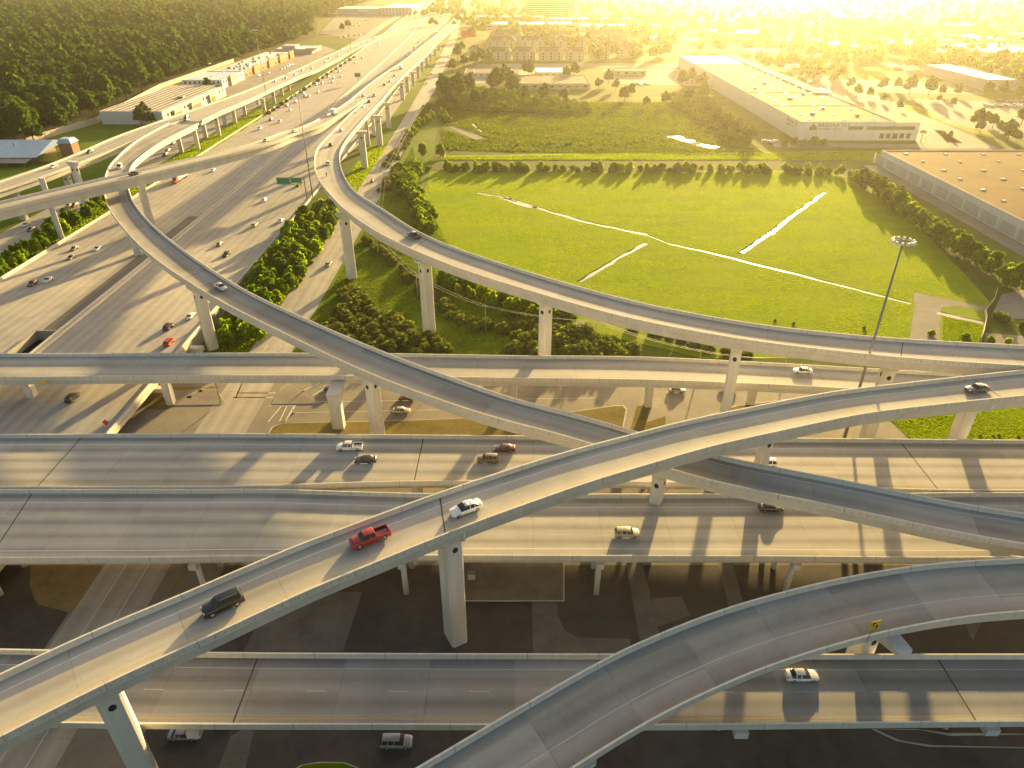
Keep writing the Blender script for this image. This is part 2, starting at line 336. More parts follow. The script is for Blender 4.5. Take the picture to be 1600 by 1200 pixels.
def viaduct(name, label, far, near, zk, axis=0, step=3.0, ext=(0, 0), lines=(), girder=2.4, over=.8, dm='deck', lane=(0., 3.6), Wfix=None, sm=6, far_par=True, near_par=True, joints=(), pm='parapet_dots', cat='flyover', slab=.32, bank=None):
    zk = sorted(zk); zs = lambda q: float(np.interp(q[axis], [a for a, b in zk], [b for a, b in zk]))
    Fw = [P(q[0], q[1], zs(q) + .9) - np.array([0, 0, .9]) for q in far]
    if ext[0]: d = Fw[0] - Fw[1]; d[2] = 0; Fw = [Fw[0] + d / np.linalg.norm(d) * ext[0]] + Fw
    if ext[1]: d = Fw[-1] - Fw[-2]; d[2] = 0; Fw = Fw + [Fw[-1] + d / np.linalg.norm(d) * ext[1]]
    A = catmull(Fw, step)
    for i in range(3): A[:, i] = np.r_[A[0, i], smooth1(A[:, i], 2)[1:-1], A[-1, i]]
    Nw = []
    for q in near:
        z = zs(q)
        for _ in range(5):
            p = P(q[0], q[1], z + .9); e, i, t = near_poly(p[:2], A[:, :2]); z = A[i, 2] * (1 - t) + A[i + 1, 2] * t
        Nw.append([p[0], p[1], z])
    Nw = np.array(Nw)
    T = np.gradient(A[:, :2], axis=0); T /= np.linalg.norm(T, axis=1)[:, None]
    nrm = np.stack([T[:, 1], -T[:, 0]], 1)
    mid = Nw[len(Nw) // 2][:2]; e, i, t = near_poly(mid, A[:, :2])
    if np.dot(mid - A[i, :2], nrm[i]) < 0: nrm = -nrm
    if Wfix: W = np.full(len(A), float(Wfix))
    else:
        st, wv = [], []
        for q in Nw:
            e, i, t = near_poly(q[:2], A[:, :2])
            st.append(i + t); wv.append(e)
        o = np.argsort(st); W = np.interp(np.arange(len(A)), np.array(st)[o], np.array(wv)[o]); W = smooth1(W, sm)
    S = np.r_[0, np.cumsum(np.linalg.norm(np.diff(A[:, :2], axis=0), axis=1))]
    bk = np.zeros(len(A))
    if bank:
        pys = [600 - F_PX * ((-(H_CAM - a[2]) * _c + a[1] * _s) / (a[1] * _c + (H_CAM - a[2]) * _s)) if axis else 800 + F_PX * a[0] / (a[1] * _c + (H_CAM - a[2]) * _s) for a in A]
        bk = smooth1(np.array([np.interp(v, [q[0] for q in bank], [q[1] for q in bank]) for v in pys]), 4)
    pt = lambda i, u, dz: (A[i, 0] + nrm[i, 0] * u, A[i, 1] + nrm[i, 1] * u, A[i, 2] + dz - bk[i] * u)
    root = thing(name, label, cat, tuple(A[len(A) // 2] * np.array([1, 1, 0])))
    inv = -Vector(root.location)
    def fin(mb, nm, mats):
        o = mb.build(nm, mats, root); o.location = inv; return o
    n = len(A)
    dk = MB()
    for i in range(n - 1):
        cols = [.42, W[i] * .5, W[i] - .42]; cols2 = [.42, W[i + 1] * .5, W[i + 1] - .42]
        for a in range(2):
            us = (cols[a], cols[a + 1], cols2[a + 1], cols2[a])
            dk.face([pt(i, us[0], 0), pt(i, us[1], 0), pt(i + 1, us[2], 0), pt(i + 1, us[3], 0)], 0,
                    [((us[0] - lane[0]) / lane[1], S[i]), ((us[1] - lane[0]) / lane[1], S[i]), ((us[2] - lane[0]) / lane[1], S[i + 1]), ((us[3] - lane[0]) / lane[1], S[i + 1])])
    fin(dk, 'deck', [M[dm]])
    prof = [(.425, -.02), (.40, .12), (.30, .38), (.27, .9), (.0, .9), (0., -slab), (.425, -slab)]
    hh = [0, .14, .45, 1.0, 1.37, 2.6, 3.2]
    for side, on in ((0, far_par), (1, near_par)):
        if not on: continue
        pb = MB()
        for i in range(n - 1):
            for a in range(len(prof)):
                b = (a + 1) % len(prof); o0, z0 = prof[a]; o1, z1 = prof[b]
                U = (lambda i, o: o if side == 0 else W[i] - o)
                h0, h1 = hh[a], (hh[b] if b else 3.6)
                pb.face([pt(i, U(i, o0), z0), pt(i + 1, U(i + 1, o0), z0), pt(i + 1, U(i + 1, o1), z1), pt(i, U(i, o1), z1)], 0,
                        [(S[i], h0), (S[i + 1], h0), (S[i + 1], h1), (S[i], h1)])
        for i in (0, n - 1): pb.face([pt(i, (o if side == 0 else W[i] - o), z) for o, z in prof], 0)
        fin(pb, 'parapet', [M[pm]])
    gb = MB()
    gp = [(.43, -.02), (.43, -slab + .01), (over, -slab), (over + .25, -girder)]
    for i in range(n - 1):
        loop = lambda i: [(u, z) for u, z in gp] + [(W[i] - u, z) for u, z in reversed(gp)]
        l0, l1 = loop(i), loop(i + 1)
        for a in range(1, 7 - 1 + 1):
            if a >= len(l0) - 1: break
            gb.face([pt(i, *l0[a]), pt(i + 1, *l1[a]), pt(i + 1, *l1[a + 1]), pt(i, *l0[a + 1])])
    for i in (0, n - 1): gb.face([pt(i, u, z) for u, z in loop(i)][1:-1])
    fin(gb, 'girder', [M['girder']])
    R_ = Ramp(np.array([pt(i, W[i] / 2, 0) for i in range(n)]))
    R_.root, R_.W, R_.A, R_.S, R_.nrm, R_.girder, R_.inv, R_.fin, R_.pt = root, W, A, S, nrm, girder, inv, fin, pt
    if lines:
        lb = MB()
        for (u, kind, mi, wd) in lines:
            for i in range(n - 1):
                if kind == 'dash' and (S[i] % 12.2) > 3.1: continue
                uu = lambda i: u if u >= 0 else W[i] + u
                lb.face([pt(i, uu(i) - wd / 2, .006), pt(i, uu(i) + wd / 2, .006), pt(i + 1, uu(i + 1) + wd / 2, .006), pt(i + 1, uu(i + 1) - wd / 2, .006)], mi)
        fin(lb, 'lane_markings', [M['white_line'], M['yellow_line'], M['faded_line'], M['faded_yellow']])
    for (q0, q1) in joints:
        jb = MB(); p0, t0, i0 = R_.at(*q0); p1, t1, i1 = R_.at(*q1)
        a = np.array(pt(i0, .43, .009)); b = np.array(pt(i1, W[i1] - .43, .009)); tt = np.array([T[i0][0], T[i0][1], 0]) * .12
        jb.face([a - tt, a + tt, b + tt, b - tt]); fin(jb, 'expansion_joint', [M['joint']])
    return R_

def add_pier(rp, px, py, z=None, snap=False, at=None, w=3.0, th=2.3, cap=None, hole=True, cap_h=2.6, notch=0, kind=None):
    """a tapered concrete column with a flared head and a round pipe opening, part of its viaduct"""
    if at: c = np.array((*at, 0.)); i = int(np.argmin(np.linalg.norm(rp.C[:, :2] - c[:2], axis=1)))
    elif snap: c, t, i = rp.at(px, py); c = rp.C[i]
    else:
        c = P(px, py, 0); i = int(np.argmin(np.linalg.norm(rp.C[:, :2] - c[:2], axis=1)))
    t = rp.T[i]; ztop = rp.C[i, 2] - rp.girder + .02
    if ztop < 2: return
    tx = np.array([t[0], t[1]]) / np.hypot(t[0], t[1]); nx = rp.nrm[i]
    cap = cap or min(rp.W[i] * .66, 6.4)
    pt = lambda a, b: (c[0] + tx[0] * a + nx[0] * b, c[1] + tx[1] * a + nx[1] * b)
    # local axes: a along road (thickness th), b across (width w)
    def octo(w, th, ch=.35): return [pt(a, b) for a, b in ((-th/2, -w/2+ch), (-th/2+ch, -w/2), (th/2-ch, -w/2), (th/2, -w/2+ch), (th/2, w/2-ch), (th/2-ch, w/2), (-th/2+ch, w/2), (-th/2, w/2-ch))]
    mb = MB(); zc = ztop - cap_h
    mb.prism(octo(w, th), -1, zc, 0)
    o = rp.fin(mb, 'pier', [M['pier']])
    cb = MB(); levels = [(w, th, zc), (w * 1.03, th, zc + .25 * cap_h), (w + (cap - w) * .45, th, zc + .48 * cap_h), (w + (cap - w) * .93, th, zc + .72 * cap_h), (cap, th, zc + .78 * cap_h), (cap, th, ztop)]
    for (w0, t0, z0), (w1, t1, z1) in zip(levels[:-1], levels[1:]): cb.prism(octo(w0, t0, .3), z0, z1, 0, octo(w1, t1, .3))
    cp = cb.build('pier_cap', [M['pier']], o)
    if hole:
        zz = zc - 1.1
        for ax in (0, 1):
            for sgn in (-1, 1):
                ctr = pt(sgn * th / 2, 0) if ax == 0 else pt(0, sgn * w / 2); out = np.array(ctr) - np.array(pt(0, 0))
                if np.dot(out, -np.array(ctr)) <= 0: continue
                hb = MB(); vv = []
                for q in range(14):
                    a_ = 2 * math.pi * q / 14; e = .5 * math.cos(a_); x, y = pt(sgn * (th / 2 + .012), e) if ax == 0 else pt(e, sgn * (w / 2 + .012)); vv.append((x, y, zz + .6 * math.sin(a_)))
                hb.face(vv); hb.build('pipe_opening', [M['hole']], o)
    return o
def add_bent(rp, px, ylist, zcap=None, r=.55, cap_w=1.4, label=None):
    """a row of round columns under one cap beam"""
    c, t, i = rp.at(*px); C = rp.C[i]; nx = rp.nrm[i]; W = rp.W[i]; ztop = C[2] - rp.girder + .02
    cb = MB(); hw = W / 2 - .3; tx = np.array([-nx[1], nx[0]])
    q = lambda a, b: (C[0] + tx[0] * a + nx[0] * b, C[1] + tx[1] * a + nx[1] * b)
    cb.prism([q(-cap_w/2, -hw), q(cap_w/2, -hw), q(cap_w/2, hw), q(-cap_w/2, hw)], ztop - 1.25, ztop)
    o = rp.fin(cb, 'pier', [M['pier']])
    for f in ylist:
        kb = MB(); x, y = q(0, f * hw); kb.tube((x, y, -.5), (x, y, ztop - 1.25), r, r, 14); kb.build('column', [M['pier']], o, True)
    return o

# ------------------------------------------------------------------ ground sheets
def sst(a, b, x): t = min(1, max(0, (x - a) / (b - a))); return t * t * (3 - 2 * t)
def zf(y): return 4.5 * (1 - sst(195, 300, y))
_sy = [0, 350, 600, 1000, 1315, 1650, 2143, 2900]; _sv = [0, 0, -4, -14, -25, -45, -62, -85]
def sh(y): return float(np.interp(y, _sy, _sv))
def fw(x, y, dz=0):                       # a point of the freeway: x in its straight stretch, following its bend and its rise
    z = zf(y); q = (H_CAM - z) / H_CAM
    return (x * q + sh(y), y, z + dz)

patch('ground', [(-5000, -600), (5000, -600), (5000, 6500), (-5000, 6500)], 0, M['ground'], px=False)
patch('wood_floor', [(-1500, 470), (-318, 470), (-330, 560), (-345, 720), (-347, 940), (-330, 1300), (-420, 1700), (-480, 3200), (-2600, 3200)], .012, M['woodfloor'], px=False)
patch('field', [(672, 268), (1300, 266), (1395, 310), (1500, 420), (1545, 470), (1530, 560), (1100, 560), (760, 480), (640, 400), (655, 330)], .012, M['field'])
patch('strip_of_grass', [(690, 250), (1390, 250), (1380, 236), (1000, 238), (700, 243)], .012, M['field'])
patch('meadow', [(690, 150), (1100, 150), (1200, 245), (680, 238)], .008, M['meadow'])
patch('verge', [(-69, 160), (10, 160), (-20, 300), (-45, 380), (-60, 600), (-69, 600)], .010, M['verge'], px=False)
patch('verge', [(-96, 180), (-82.3, 180), (-82.3, 520), (-92, 1000), (-110, 1500), (-120, 1500), (-96, 500)], .010, M['verge'], px=False)
patch('verge', [(-213, 250), (-197, 250), (-197, 600), (-212, 900), (-224, 1300), (-226, 1300), (-213, 600)], .010, M['verge'], px=False)
patch('verge', [(-330, 300), (-232, 300), (-232, 420), (-258, 520), (-262, 560), (-316, 560), (-328, 480)], .010, M['verge'], px=False)
patch('verge', [(1385, 652), (1400, 620), (1640, 600), (1900, 700), (1435, 700)], .030, M['field'])

def road_sheet(name, xl, xr, ys, z, mat, lane=3.65, fx=None):
    mb = MB()
    for a, b in zip(ys[:-1], ys[1:]):
        q = []; uvs = []
        for (x, y) in ((xl, a), (xr, a), (xr, b), (xl, b)):
            xx = x(b if (len(q) > 1) else a) if callable(x) else x
            q.append(fx(xx, y, z) if fx else (xx + sh(y) * .9, y, z)); uvs.append(((xx - (xl(y) if callable(xl) else xl)) / lane, y))
        mb.face(q, 0, uvs)
    return structure(name, mb, [mat])
def stripe(mb, x, ys, w, z, fx=None, dash=False, m=0, skip=None):
    for a, b in zip(ys[:-1], ys[1:]):
        if skip and skip(a): continue
        f = fx or (lambda x, y, dz: (x + sh(y) * .9, y, dz))
        if dash: b = a + 3.1
        mb.face([f(x - w/2, a, z), f(x + w/2, a, z), f(x + w/2, b, z), f(x - w/2, b, z)], m)
YS = [60 + 10 * i for i in range(60)] + [660 + 40 * i for i in range(60)]
# freeway: two carriageways, dark widening left of the middle barrier ending at a gap between the bridges
road_sheet('freeway', -196, -156.2, YS, .03, M['freeway'], fx=fw)
road_sheet('freeway', -149, lambda y: -103.6 + 11.6 * sst(430, 620, y), YS, .03, M['freeway'], fx=fw)
YM = [y for y in YS if y >= 200]
road_sheet('freeway', -156.2, lambda y: -149, [197] + YM, .03, M['freeway'], fx=fw)
mk = MB()
yd = [60 + 12.2 * i for i in range(130)]
for x in (-192.2, -188.5, -184.9, -181.2, -177.6, -173.9, -170.2): stripe(mk, x, yd, .2, .036, fw, dash=True)
for x in (-193.8, -166, -146.2, -107): stripe(mk, x, YS, .2, .036, fw)
for x in (-141.5, -137.8, -134.1, -130.4, -126.7, -123, -119.3, -115.6, -111.9): stripe(mk, x, yd, .2, .036, fw, dash=True)
structure('road_markings', mk, [M['faded_line']])
dk = MB()
for a, b in zip([197] + YM[:-1], YM):
    wl_ = lambda y: -156.0
    if a < 330: dk.face([fw(wl_(a), a, .034), fw(-150.2, a, .034), fw(-150.2, b, .034), fw(wl_(b), b, .034)], 0, [(0, a), (3, a), (3, b), (0, b)])
structure('median_pavement', dk, [M['median']])
# frontage roads and the crossing under the bridges
FY = [40 + 20 * i for i in range(28)] + [600 + 60 * i for i in range(40)]
road_sheet('frontage_road', -82.3, -69, FY, .03, M['freeway'])
road_sheet('frontage_road', -231, -213.5, [y for y in FY if y > 160], .03, M['freeway'])
patch('crossing_pavement', [(-190, 30), (140, 30), (230, 110), (230, 172), (-66, 174.5), (-120, 176), (-190, 172)], .016, M['asphalt_pale'], px=False)
patch('crossing_pavement', [(-58, 40), (130, 40), (130, 102), (-58, 102)], .022, M['asphalt'], px=False)  # darker sheet over the paler paving, paints the shade below the decks
patch('crossing_pavement', [(-128, 60), (-83, 60), (-83, 100), (-128, 100)], .022, M['asphalt'], px=False)  # same painted shade, left of the frontage road
mk = MB()
for x in (-78, -73.5):
    stripe(mk, x, [y for y in yd if y > 180], .16, .036, None, dash=True); stripe(mk, x, [60, 72, 84, 96, 108], .16, .036, None)
for x in (-225, -219.5): stripe(mk, x, [y for y in yd if y > 180], .16, .036, None, dash=True)
for (x0, y0, x1, y1, w) in ((462, 627, 432, 627, .35), (458, 634, 420, 634, .35), (440, 634, 419, 659, .3), (449, 633, 437, 658, .3), (461, 633, 446, 658, .5), (488, 618, 520, 599, .3), (474, 610, 505, 596, .3), (370, 614, 431, 614, .4), (364, 621, 427, 621, .4), (368, 622, 378, 599, .3)):
    a = P(x0, y0, .03); b = P(x1, y1, .03); d = (b - a) / np.linalg.norm(b - a); n_ = np.array([-d[1], d[0], 0]) * w / 2
    mk.face([a - n_, a + n_, b + n_, b - n_])
for (pts) in (((457, 645), (860, 637)), ((470, 628), (560, 627)), ((560, 627), (930, 622))):
    a = P(*pts[0], .03); b = P(*pts[1], .03); mk.face([a, a + [0, .15, 0], b + [0, .15, 0], b])
structure('road_markings', mk, [M['white_line']])

def island(name, poly, mat, h=.15, px=True, kerb=.3):
    pts = [P(x, y, 0)[:2] if px else np.array((x, y), float) for x, y in poly]; c = np.mean(pts, axis=0)
    mb = MB(); mb.prism([tuple(p) for p in pts], 0, h); structure('kerb', mb, [M['kerb']])
    inn = [tuple(c + (p - c) * (1 - kerb / max(np.linalg.norm(p - c), .6))) for p in pts]
    mb = MB(); mb.face([(x, y, h + .02) for x, y in inn]); structure(name, mb, [mat])
island('traffic_island', [(425, 632), (500, 631), (452, 600), (440, 606)], M['pave'])
island('dry_verge', [(415, 683), (424, 668), (440, 662), (560, 659), (790, 653), (870, 690), (700, 700)], M['drygrass'], kerb=.5)
island('dry_verge', [(865, 648), (960, 634), (975, 634), (980, 640), (970, 690), (880, 690)], M['drygrass'], kerb=.5)
patch('dry_verge', [(995, 634), (1016, 634), (1010, 660), (1040, 650), (1040, 690), (980, 690)], .03, M['drygrass'])
island('dry_verge', [(1105, 650), (1150, 634), (1230, 624), (1390, 616), (1390, 640), (1200, 690), (1100, 680)], M['drygrass'], kerb=.5)
patch('dry_verge', [(260, 640), (345, 604), (240, 604), (225, 640)], .03, M['drygrass'])
island('corner_pavement', [(264, 634), (345, 633), (352, 629), (338, 608), (262, 612)], M['pave'])
patch('dirt_lot', [(48, 884), (160, 884), (112, 958), (60, 945), (40, 915)], .028, M['dirt'])
patch('dirt_lot', [(-30, 884), (48, 884), (46, 915), (60, 950), (40, 1012), (-60, 1012)], .030, M['asphalt'])  # no earth here: sheet coloured dark for the shade under the deck
patch('crossing_pavement', [(-172, 150), (-135, 150), (-135, 240), (-172, 240)], .024, M['asphalt'], px=False)  # dark sheet, shade painted on the ground below the bridge gap
patch('dirt_lot', [(265, 925), (290, 884), (300, 884), (268, 930)], .034, M['dirt'])
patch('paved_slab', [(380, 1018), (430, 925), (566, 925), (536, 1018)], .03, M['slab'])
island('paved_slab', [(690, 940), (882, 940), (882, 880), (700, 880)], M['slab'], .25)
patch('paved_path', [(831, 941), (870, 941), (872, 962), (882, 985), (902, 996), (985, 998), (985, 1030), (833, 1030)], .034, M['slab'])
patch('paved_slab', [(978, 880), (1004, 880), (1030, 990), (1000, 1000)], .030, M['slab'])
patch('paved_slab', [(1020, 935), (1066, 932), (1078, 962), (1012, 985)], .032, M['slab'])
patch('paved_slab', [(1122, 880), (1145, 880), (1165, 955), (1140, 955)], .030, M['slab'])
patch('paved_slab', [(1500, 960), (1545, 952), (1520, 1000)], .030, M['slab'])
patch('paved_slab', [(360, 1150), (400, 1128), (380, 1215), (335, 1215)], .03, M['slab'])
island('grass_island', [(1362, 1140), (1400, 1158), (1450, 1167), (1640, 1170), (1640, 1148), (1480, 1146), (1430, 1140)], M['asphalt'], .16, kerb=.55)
island('grass_island', [(445, 1212), (470, 1196), (500, 1191), (540, 1192), (560, 1200), (565, 1215)], M['verge'], .16, kerb=.4)
# concrete pads and gravel by the field's corner
patch('concrete_pad', [(1421, 532), (1431, 470), (1470, 486), (1468, 535)], .034, M['pave'])
patch('concrete_pad', [(1428, 457), (1545, 481), (1540, 486), (1500, 478), (1472, 480), (1468, 488), (1429, 474)], .038, M['pave'])
patch('gravel_lot', [(1548, 496), (1565, 460), (1600, 452), (1680, 470), (1640, 500)], .03, M['asphalt_pale'])
patch('gravel_lot', [(1540, 520), (1600, 525), (1680, 545), (1680, 575), (1535, 560)], .03, M['pave'])
# ditches and ponds that mirror the sky
rw = random.Random(3)
KEEP = []
def ditch(pts, w, z=.04, bits=False):
    KEEP.append((np.array([P(x, y, z)[:2] for x, y in pts]), w * .62 + .45))
    mb = MB(); a = catmull([P(x, y, z) for x, y in pts], 2.0); T = np.gradient(a, axis=0); T /= np.linalg.norm(T, axis=1)[:, None]
    ww = smooth1(np.array([w * (.45 + 1.1 * rw.random()) for _ in a]), 1)
    off = smooth1(np.array([rw.uniform(-.4, .4) * w for _ in a]), 1)
    for i in range(len(a) - 1):
        if bits and rw.random() < .18: continue
        q = lambda i, s: a[i] + np.array([-T[i][1], T[i][0], 0]) * (s * ww[i] / 2 + off[i])
        mb.face([q(i, -1), q(i, 1), q(i + 1, 1), q(i + 1, -1)])
    structure('ditch_water', mb, [M['water']])
    mb = MB()
    for i in range(len(a) - 1):
        q = lambda i, s, o: a[i] + np.array([-T[i][1], T[i][0], 0]) * (s * (w * .5 + .35) + o) - np.array([0, 0, .015])
        mb.face([q(i, -1, .5), q(i, 1, .5), q(i + 1, 1, .5), q(i + 1, -1, .5)])
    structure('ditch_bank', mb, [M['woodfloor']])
ditch([(745, 302), (790, 310), (840, 325), (900, 343), (980, 361), (1010, 367)], 1.6)
ditch([(788, 309), (815, 320), (840, 325)], 3.0)
ditch([(1045, 381), (1120, 398), (1200, 418), (1300, 443), (1424, 475)], 1.2)
ditch([(1465, 488), (1500, 497), (1540, 505)], 2.0)
ditch([(906, 441), (950, 414), (985, 394), (1010, 381)], 1.7)
ditch([(1156, 397), (1200, 367), (1240, 337), (1290, 300)], 1.7, bits=True)
ditch([(1010, 367), (1045, 381)], .5)
ditch([(1050, 213), (1085, 222)], 9); ditch([(1092, 226), (1120, 231)], 8)
ditch([(738, 193), (752, 206)], 1.2, bits=True)
patch('concrete_pad', [(697, 196), (712, 195), (757, 215), (742, 219)], .03, M['pave'])
# lots, lanes and lawns beyond the field
for nm, pts, mt in (('car_park', [(1205, 222), (1440, 225), (1440, 231), (1210, 230)], 'pave'), ('car_park', [(1230, 110), (1300, 150), (1395, 182), (1440, 232), (1560, 232), (1380, 150), (1300, 120)], 'pave'),
                    ('car_park', [(1425, 155), (1640, 160), (1680, 232), (1570, 212), (1475, 190)], 'pave'), ('car_park', [(1320, 125), (1480, 128), (1540, 148), (1340, 143)], 'pave'),
                    ('lawn', [(1390, 162), (1430, 165), (1560, 212), (1545, 216)], 'field'), ('lawn', [(1460, 203), (1472, 204), (1505, 224), (1480, 222)], 'field'),
                    ('lawn', [(1300, 105), (1410, 105), (1420, 119), (1320, 122)], 'field'), ('car_park', [(1380, 98), (1480, 98), (1485, 104), (1400, 112)], 'pave'),
                    ('side_road', [(745, 100), (1110, 98), (1112, 104), (744, 106)], 'pave'), ('car_park', [(940, 108), (1090, 108), (1100, 135), (960, 130)], 'pave'),
                    ('car_park', [(735, 108), (850, 108), (840, 124), (720, 132)], 'asphalt_pale'), ('car_park', [(530, 20), (640, 20), (560, 62), (500, 52), (515, 35)], 'pave'),
                    ('car_park', [(330, 110), (400, 96), (500, 70), (525, 78), (380, 150), (345, 150)], 'asphalt_pale'), ('side_road', [(1060, 58), (1480, 62), (1480, 66), (1060, 62)], 'pave'),
                    ('car_park', [(1160, 75), (1300, 72), (1330, 100), (1230, 108)], 'pave'), ('car_park', [(1090, 20), (1330, 16), (1400, 30), (1100, 34)], 'pave'), ('car_park', [(1450, 64), (1600, 64), (1640, 98), (1520, 96)], 'pave')):
    patch(nm, pts, .02 + .004 * rw.randrange(1, 4), M[mt])

# ------------------------------------------------------------------ barriers along the freeway (world coordinates)
def wall_run(name, label, cat, xs, ys, h, w, mat, base=-.2, fx=fw, group=None):
    o = thing(name, label, cat, fx(xs, ys[len(ys) // 2], 0), group=group); mb = MB()
    for a, b in zip(ys[:-1], ys[1:]):
        A = [fx(xs + s * w / 2 * (.62 if t else 1), y, h if t else base) for y in (a, b) for t in (0, 1) for s in (-1, 1)]
        # order: a: b-,b+,t-,t+ ; b: ...
        L_ = [(0, 4, 6, 2), (2, 6, 7, 3), (3, 7, 5, 1)]
        for f in L_: mb.face([A[i] for i in f], 0, [(a, .1), (b, .1), (b, 1.1), (a, 1.1)])
    for y in (ys[0], ys[-1]): mb.face([fx(xs - w/2, y, base), fx(xs + w/2, y, base), fx(xs + w*.31, y, h), fx(xs - w*.31, y, h)])
    x = mb.build('rail', [mat], o); x.location = -Vector(o.location); return o
wall_run('barrier', 'long pale concrete barrier along the left edge of the freeway beside the shrubs', 'barrier', -196.6, YS, 1.1, .7, M['parapet'])
wall_run('barrier', 'pale median barrier down the middle of the freeway', 'barrier', -149.3, YS, 1.0, .7, M['parapet'])
wall_run('barrier', 'low inner kerb wall of the dark median pavement beside the median barrier', 'barrier', -147.6, YS, .85, .55, M['parapet'])
YR = [y for y in YS if y < 900]
wall_run('barrier', 'pale barrier along the right edge of the freeway above the planted slope', 'barrier', -100.5 - 3.5, YR, 1.1, .6, M['parapet'])
wr = thing('retaining_wall', 'tall concrete wall holding up the right edge of the rising freeway', 'retaining wall', fw(-104, 240))
mb = MB(); yy = [192 + 6 * i for i in range(30)]
for a, b in zip(yy[:-1], yy[1:]): mb.box(fw(-104.3, a)[0] - .3, fw(-104.3, a)[0] + .35, a, b, -.5, zf(a) - .1)
o = mb.build('wall', [M['parapet']], wr); o.location = -Vector(wr.location)
# gap between the two freeway bridges with pale parapets round it
gp = thing('gap_parapet', 'pale parapet framing the dark gap between the two freeway bridges', 'parapet', fw(-154, 197))
mb = MB(); q = lambda x, y, dz: fw(x, y, dz)
x0, x1 = fw(-156.2, 190)[0], fw(-149.9, 190)[0]; z0 = zf(190)
mb.box(x0 - .6, x1, 196.4, 197.1, z0 - 2.2, z0 + 1.0); o = mb.build('end_wall', [M['parapet']], gp); o.location = -Vector(gp.location)
mb = MB(); mb.box(x0 - .6, x0 - .01, 60, 196.39, z0 - 1.8, z0 + 1.0); o = mb.build('side_wall', [M['parapet']], gp); o.location = -Vector(gp.location)
# freeway bridge over the crossing
fb = thing('freeway_bridge', 'low freeway bridge over the crossing, its edge on a bent cap beam', 'bridge', fw(-104, 120))
mb = MB(); ed = fw(-104, 120)[0]
mb.box(ed - .25, ed + .35, 40, 192, 4.5 - 1.3, 4.5 + .0); o = mb.build('edge_beam', [M['girder']], fb); o.location = -Vector(fb.location)
mb = MB()
for gx in range(17): mb.box(ed - 2 - gx * 2.6, ed - 1.3 - gx * 2.6, 40, 192, 4.5 - 1.25, 4.5 + .02)
o = mb.build('girder', [M['girder']], fb); o.location = -Vector(fb.location)
for yb in (139, 166, 190):
    mb = MB(); mb.box(ed - 46, ed + 4.2, yb - .9, yb + .9, 4.5 - 2.7, 4.5 - 1.28); cp = mb.build('cap_beam', [M['pier']], fb); cp.location = -Vector(fb.location)
    for xx in (ed + 2.8, ed - 12, ed - 28, ed - 43):
        mb = MB(); mb.prism([(xx - .8, yb - .75), (xx + .8, yb - .75), (xx + .8, yb + .75), (xx - .8, yb + .75)], -.3, 1.85); mb.build('column', [M['pier']], cp)

# ------------------------------------------------------------------ the stack of viaducts
VA = viaduct('flyover', 'topmost single-lane flyover sweeping from bottom left to right above all the decks', [(0, 1052), (88, 1010), (198, 962), (350, 900), (400, 876), (517, 831), (600, 800), (675, 772), (800, 731), (897, 701), (965, 684), (1050, 661), (1200, 630), (1300, 611), (1400, 599), (1517, 586), (1600, 577)],
             [(0, 1152), (172, 1065), (400, 960), (537, 899), (710, 829), (800, 796), (925, 752), (1050, 714), (1200, 677), (1350, 647), (1450, 632), (1600, 619)],
             [(0, 29), (800, 29.5), (1300, 28.9), (1500, 28.3), (1600, 28.2)], ext=(45, 60), lines=((2.25, 'solid', 0, .16), (-1.75, 'solid', 1, .14)), girder=2.7, lane=(2.3, 5.4), joints=[((677, 779), (708, 826)), ((1545, 596), (1566, 616))])
VB = viaduct('flyover', 'middle-height S-curved flyover passing under the topmost one towards lower right', [(310, 192), (253, 221), (221, 243), (208, 255), (202, 268), (200, 283), (202, 300), (212, 320), (238, 350), (270, 377), (318, 412), (362, 440), (400, 461), (500, 507), (605, 551), (738, 600), (800, 621), (900, 646), (997, 674), (1122, 711), (1200, 727), (1350, 756), (1500, 786), (1600, 801)],
             [(284, 187), (253, 198), (221, 215), (194, 235), (180, 249), (172, 258), (164, 276), (163, 300), (172, 330), (188, 350), (212, 377), (235, 400), (288, 435), (350, 472), (400, 497), (500, 545), (562, 575), (620, 600), (800, 655), (927, 692), (1050, 732), (1200, 766), (1350, 797), (1500, 830), (1600, 847)],
             [(187, 17.5), (230, 21), (270, 23), (330, 24.2), (450, 24.5), (560, 23.3), (650, 22.4), (735, 22), (860, 22)], bank=[(330, -.02), (420, 0), (500, .05), (860, .05)], axis=1, ext=(0, 50), girder=2.6, dm='deck_grey', lane=(2.2, 5.0), lines=((1.6, 'solid', 0, .12), (-1.4, 'solid', 1, .12)), joints=[((316, 419), (290, 433))])
VC = viaduct('flyover', 'high flyover curving from the far road rightwards above the green field', [(597, 155), (592, 160), (565, 189), (540, 220), (531, 240), (536, 270), (557, 300), (600, 327), (650, 359), (700, 382), (800, 416), (900, 446), (1000, 472), (1100, 492), (1200, 508), (1350, 524), (1450, 531), (1600, 539)],
             [(572, 155), (547, 177), (515, 210), (497, 228), (491, 250), (497, 280), (520, 305), (540, 330), (575, 354), (642, 387), (725, 422), (800, 445), (1000, 500), (1200, 535), (1350, 552), (1415, 559), (1600, 571)],
             [(155, 20.5), (210, 25), (260, 27.5), (330, 28.5), (420, 28.5), (520, 28.5), (560, 28.5)], axis=1, ext=(0, 70), girder=2.7, lane=(2.4, 5.6), sm=4, joints=[((660, 372), (646, 386)), ((1419, 535), (1416, 556))])
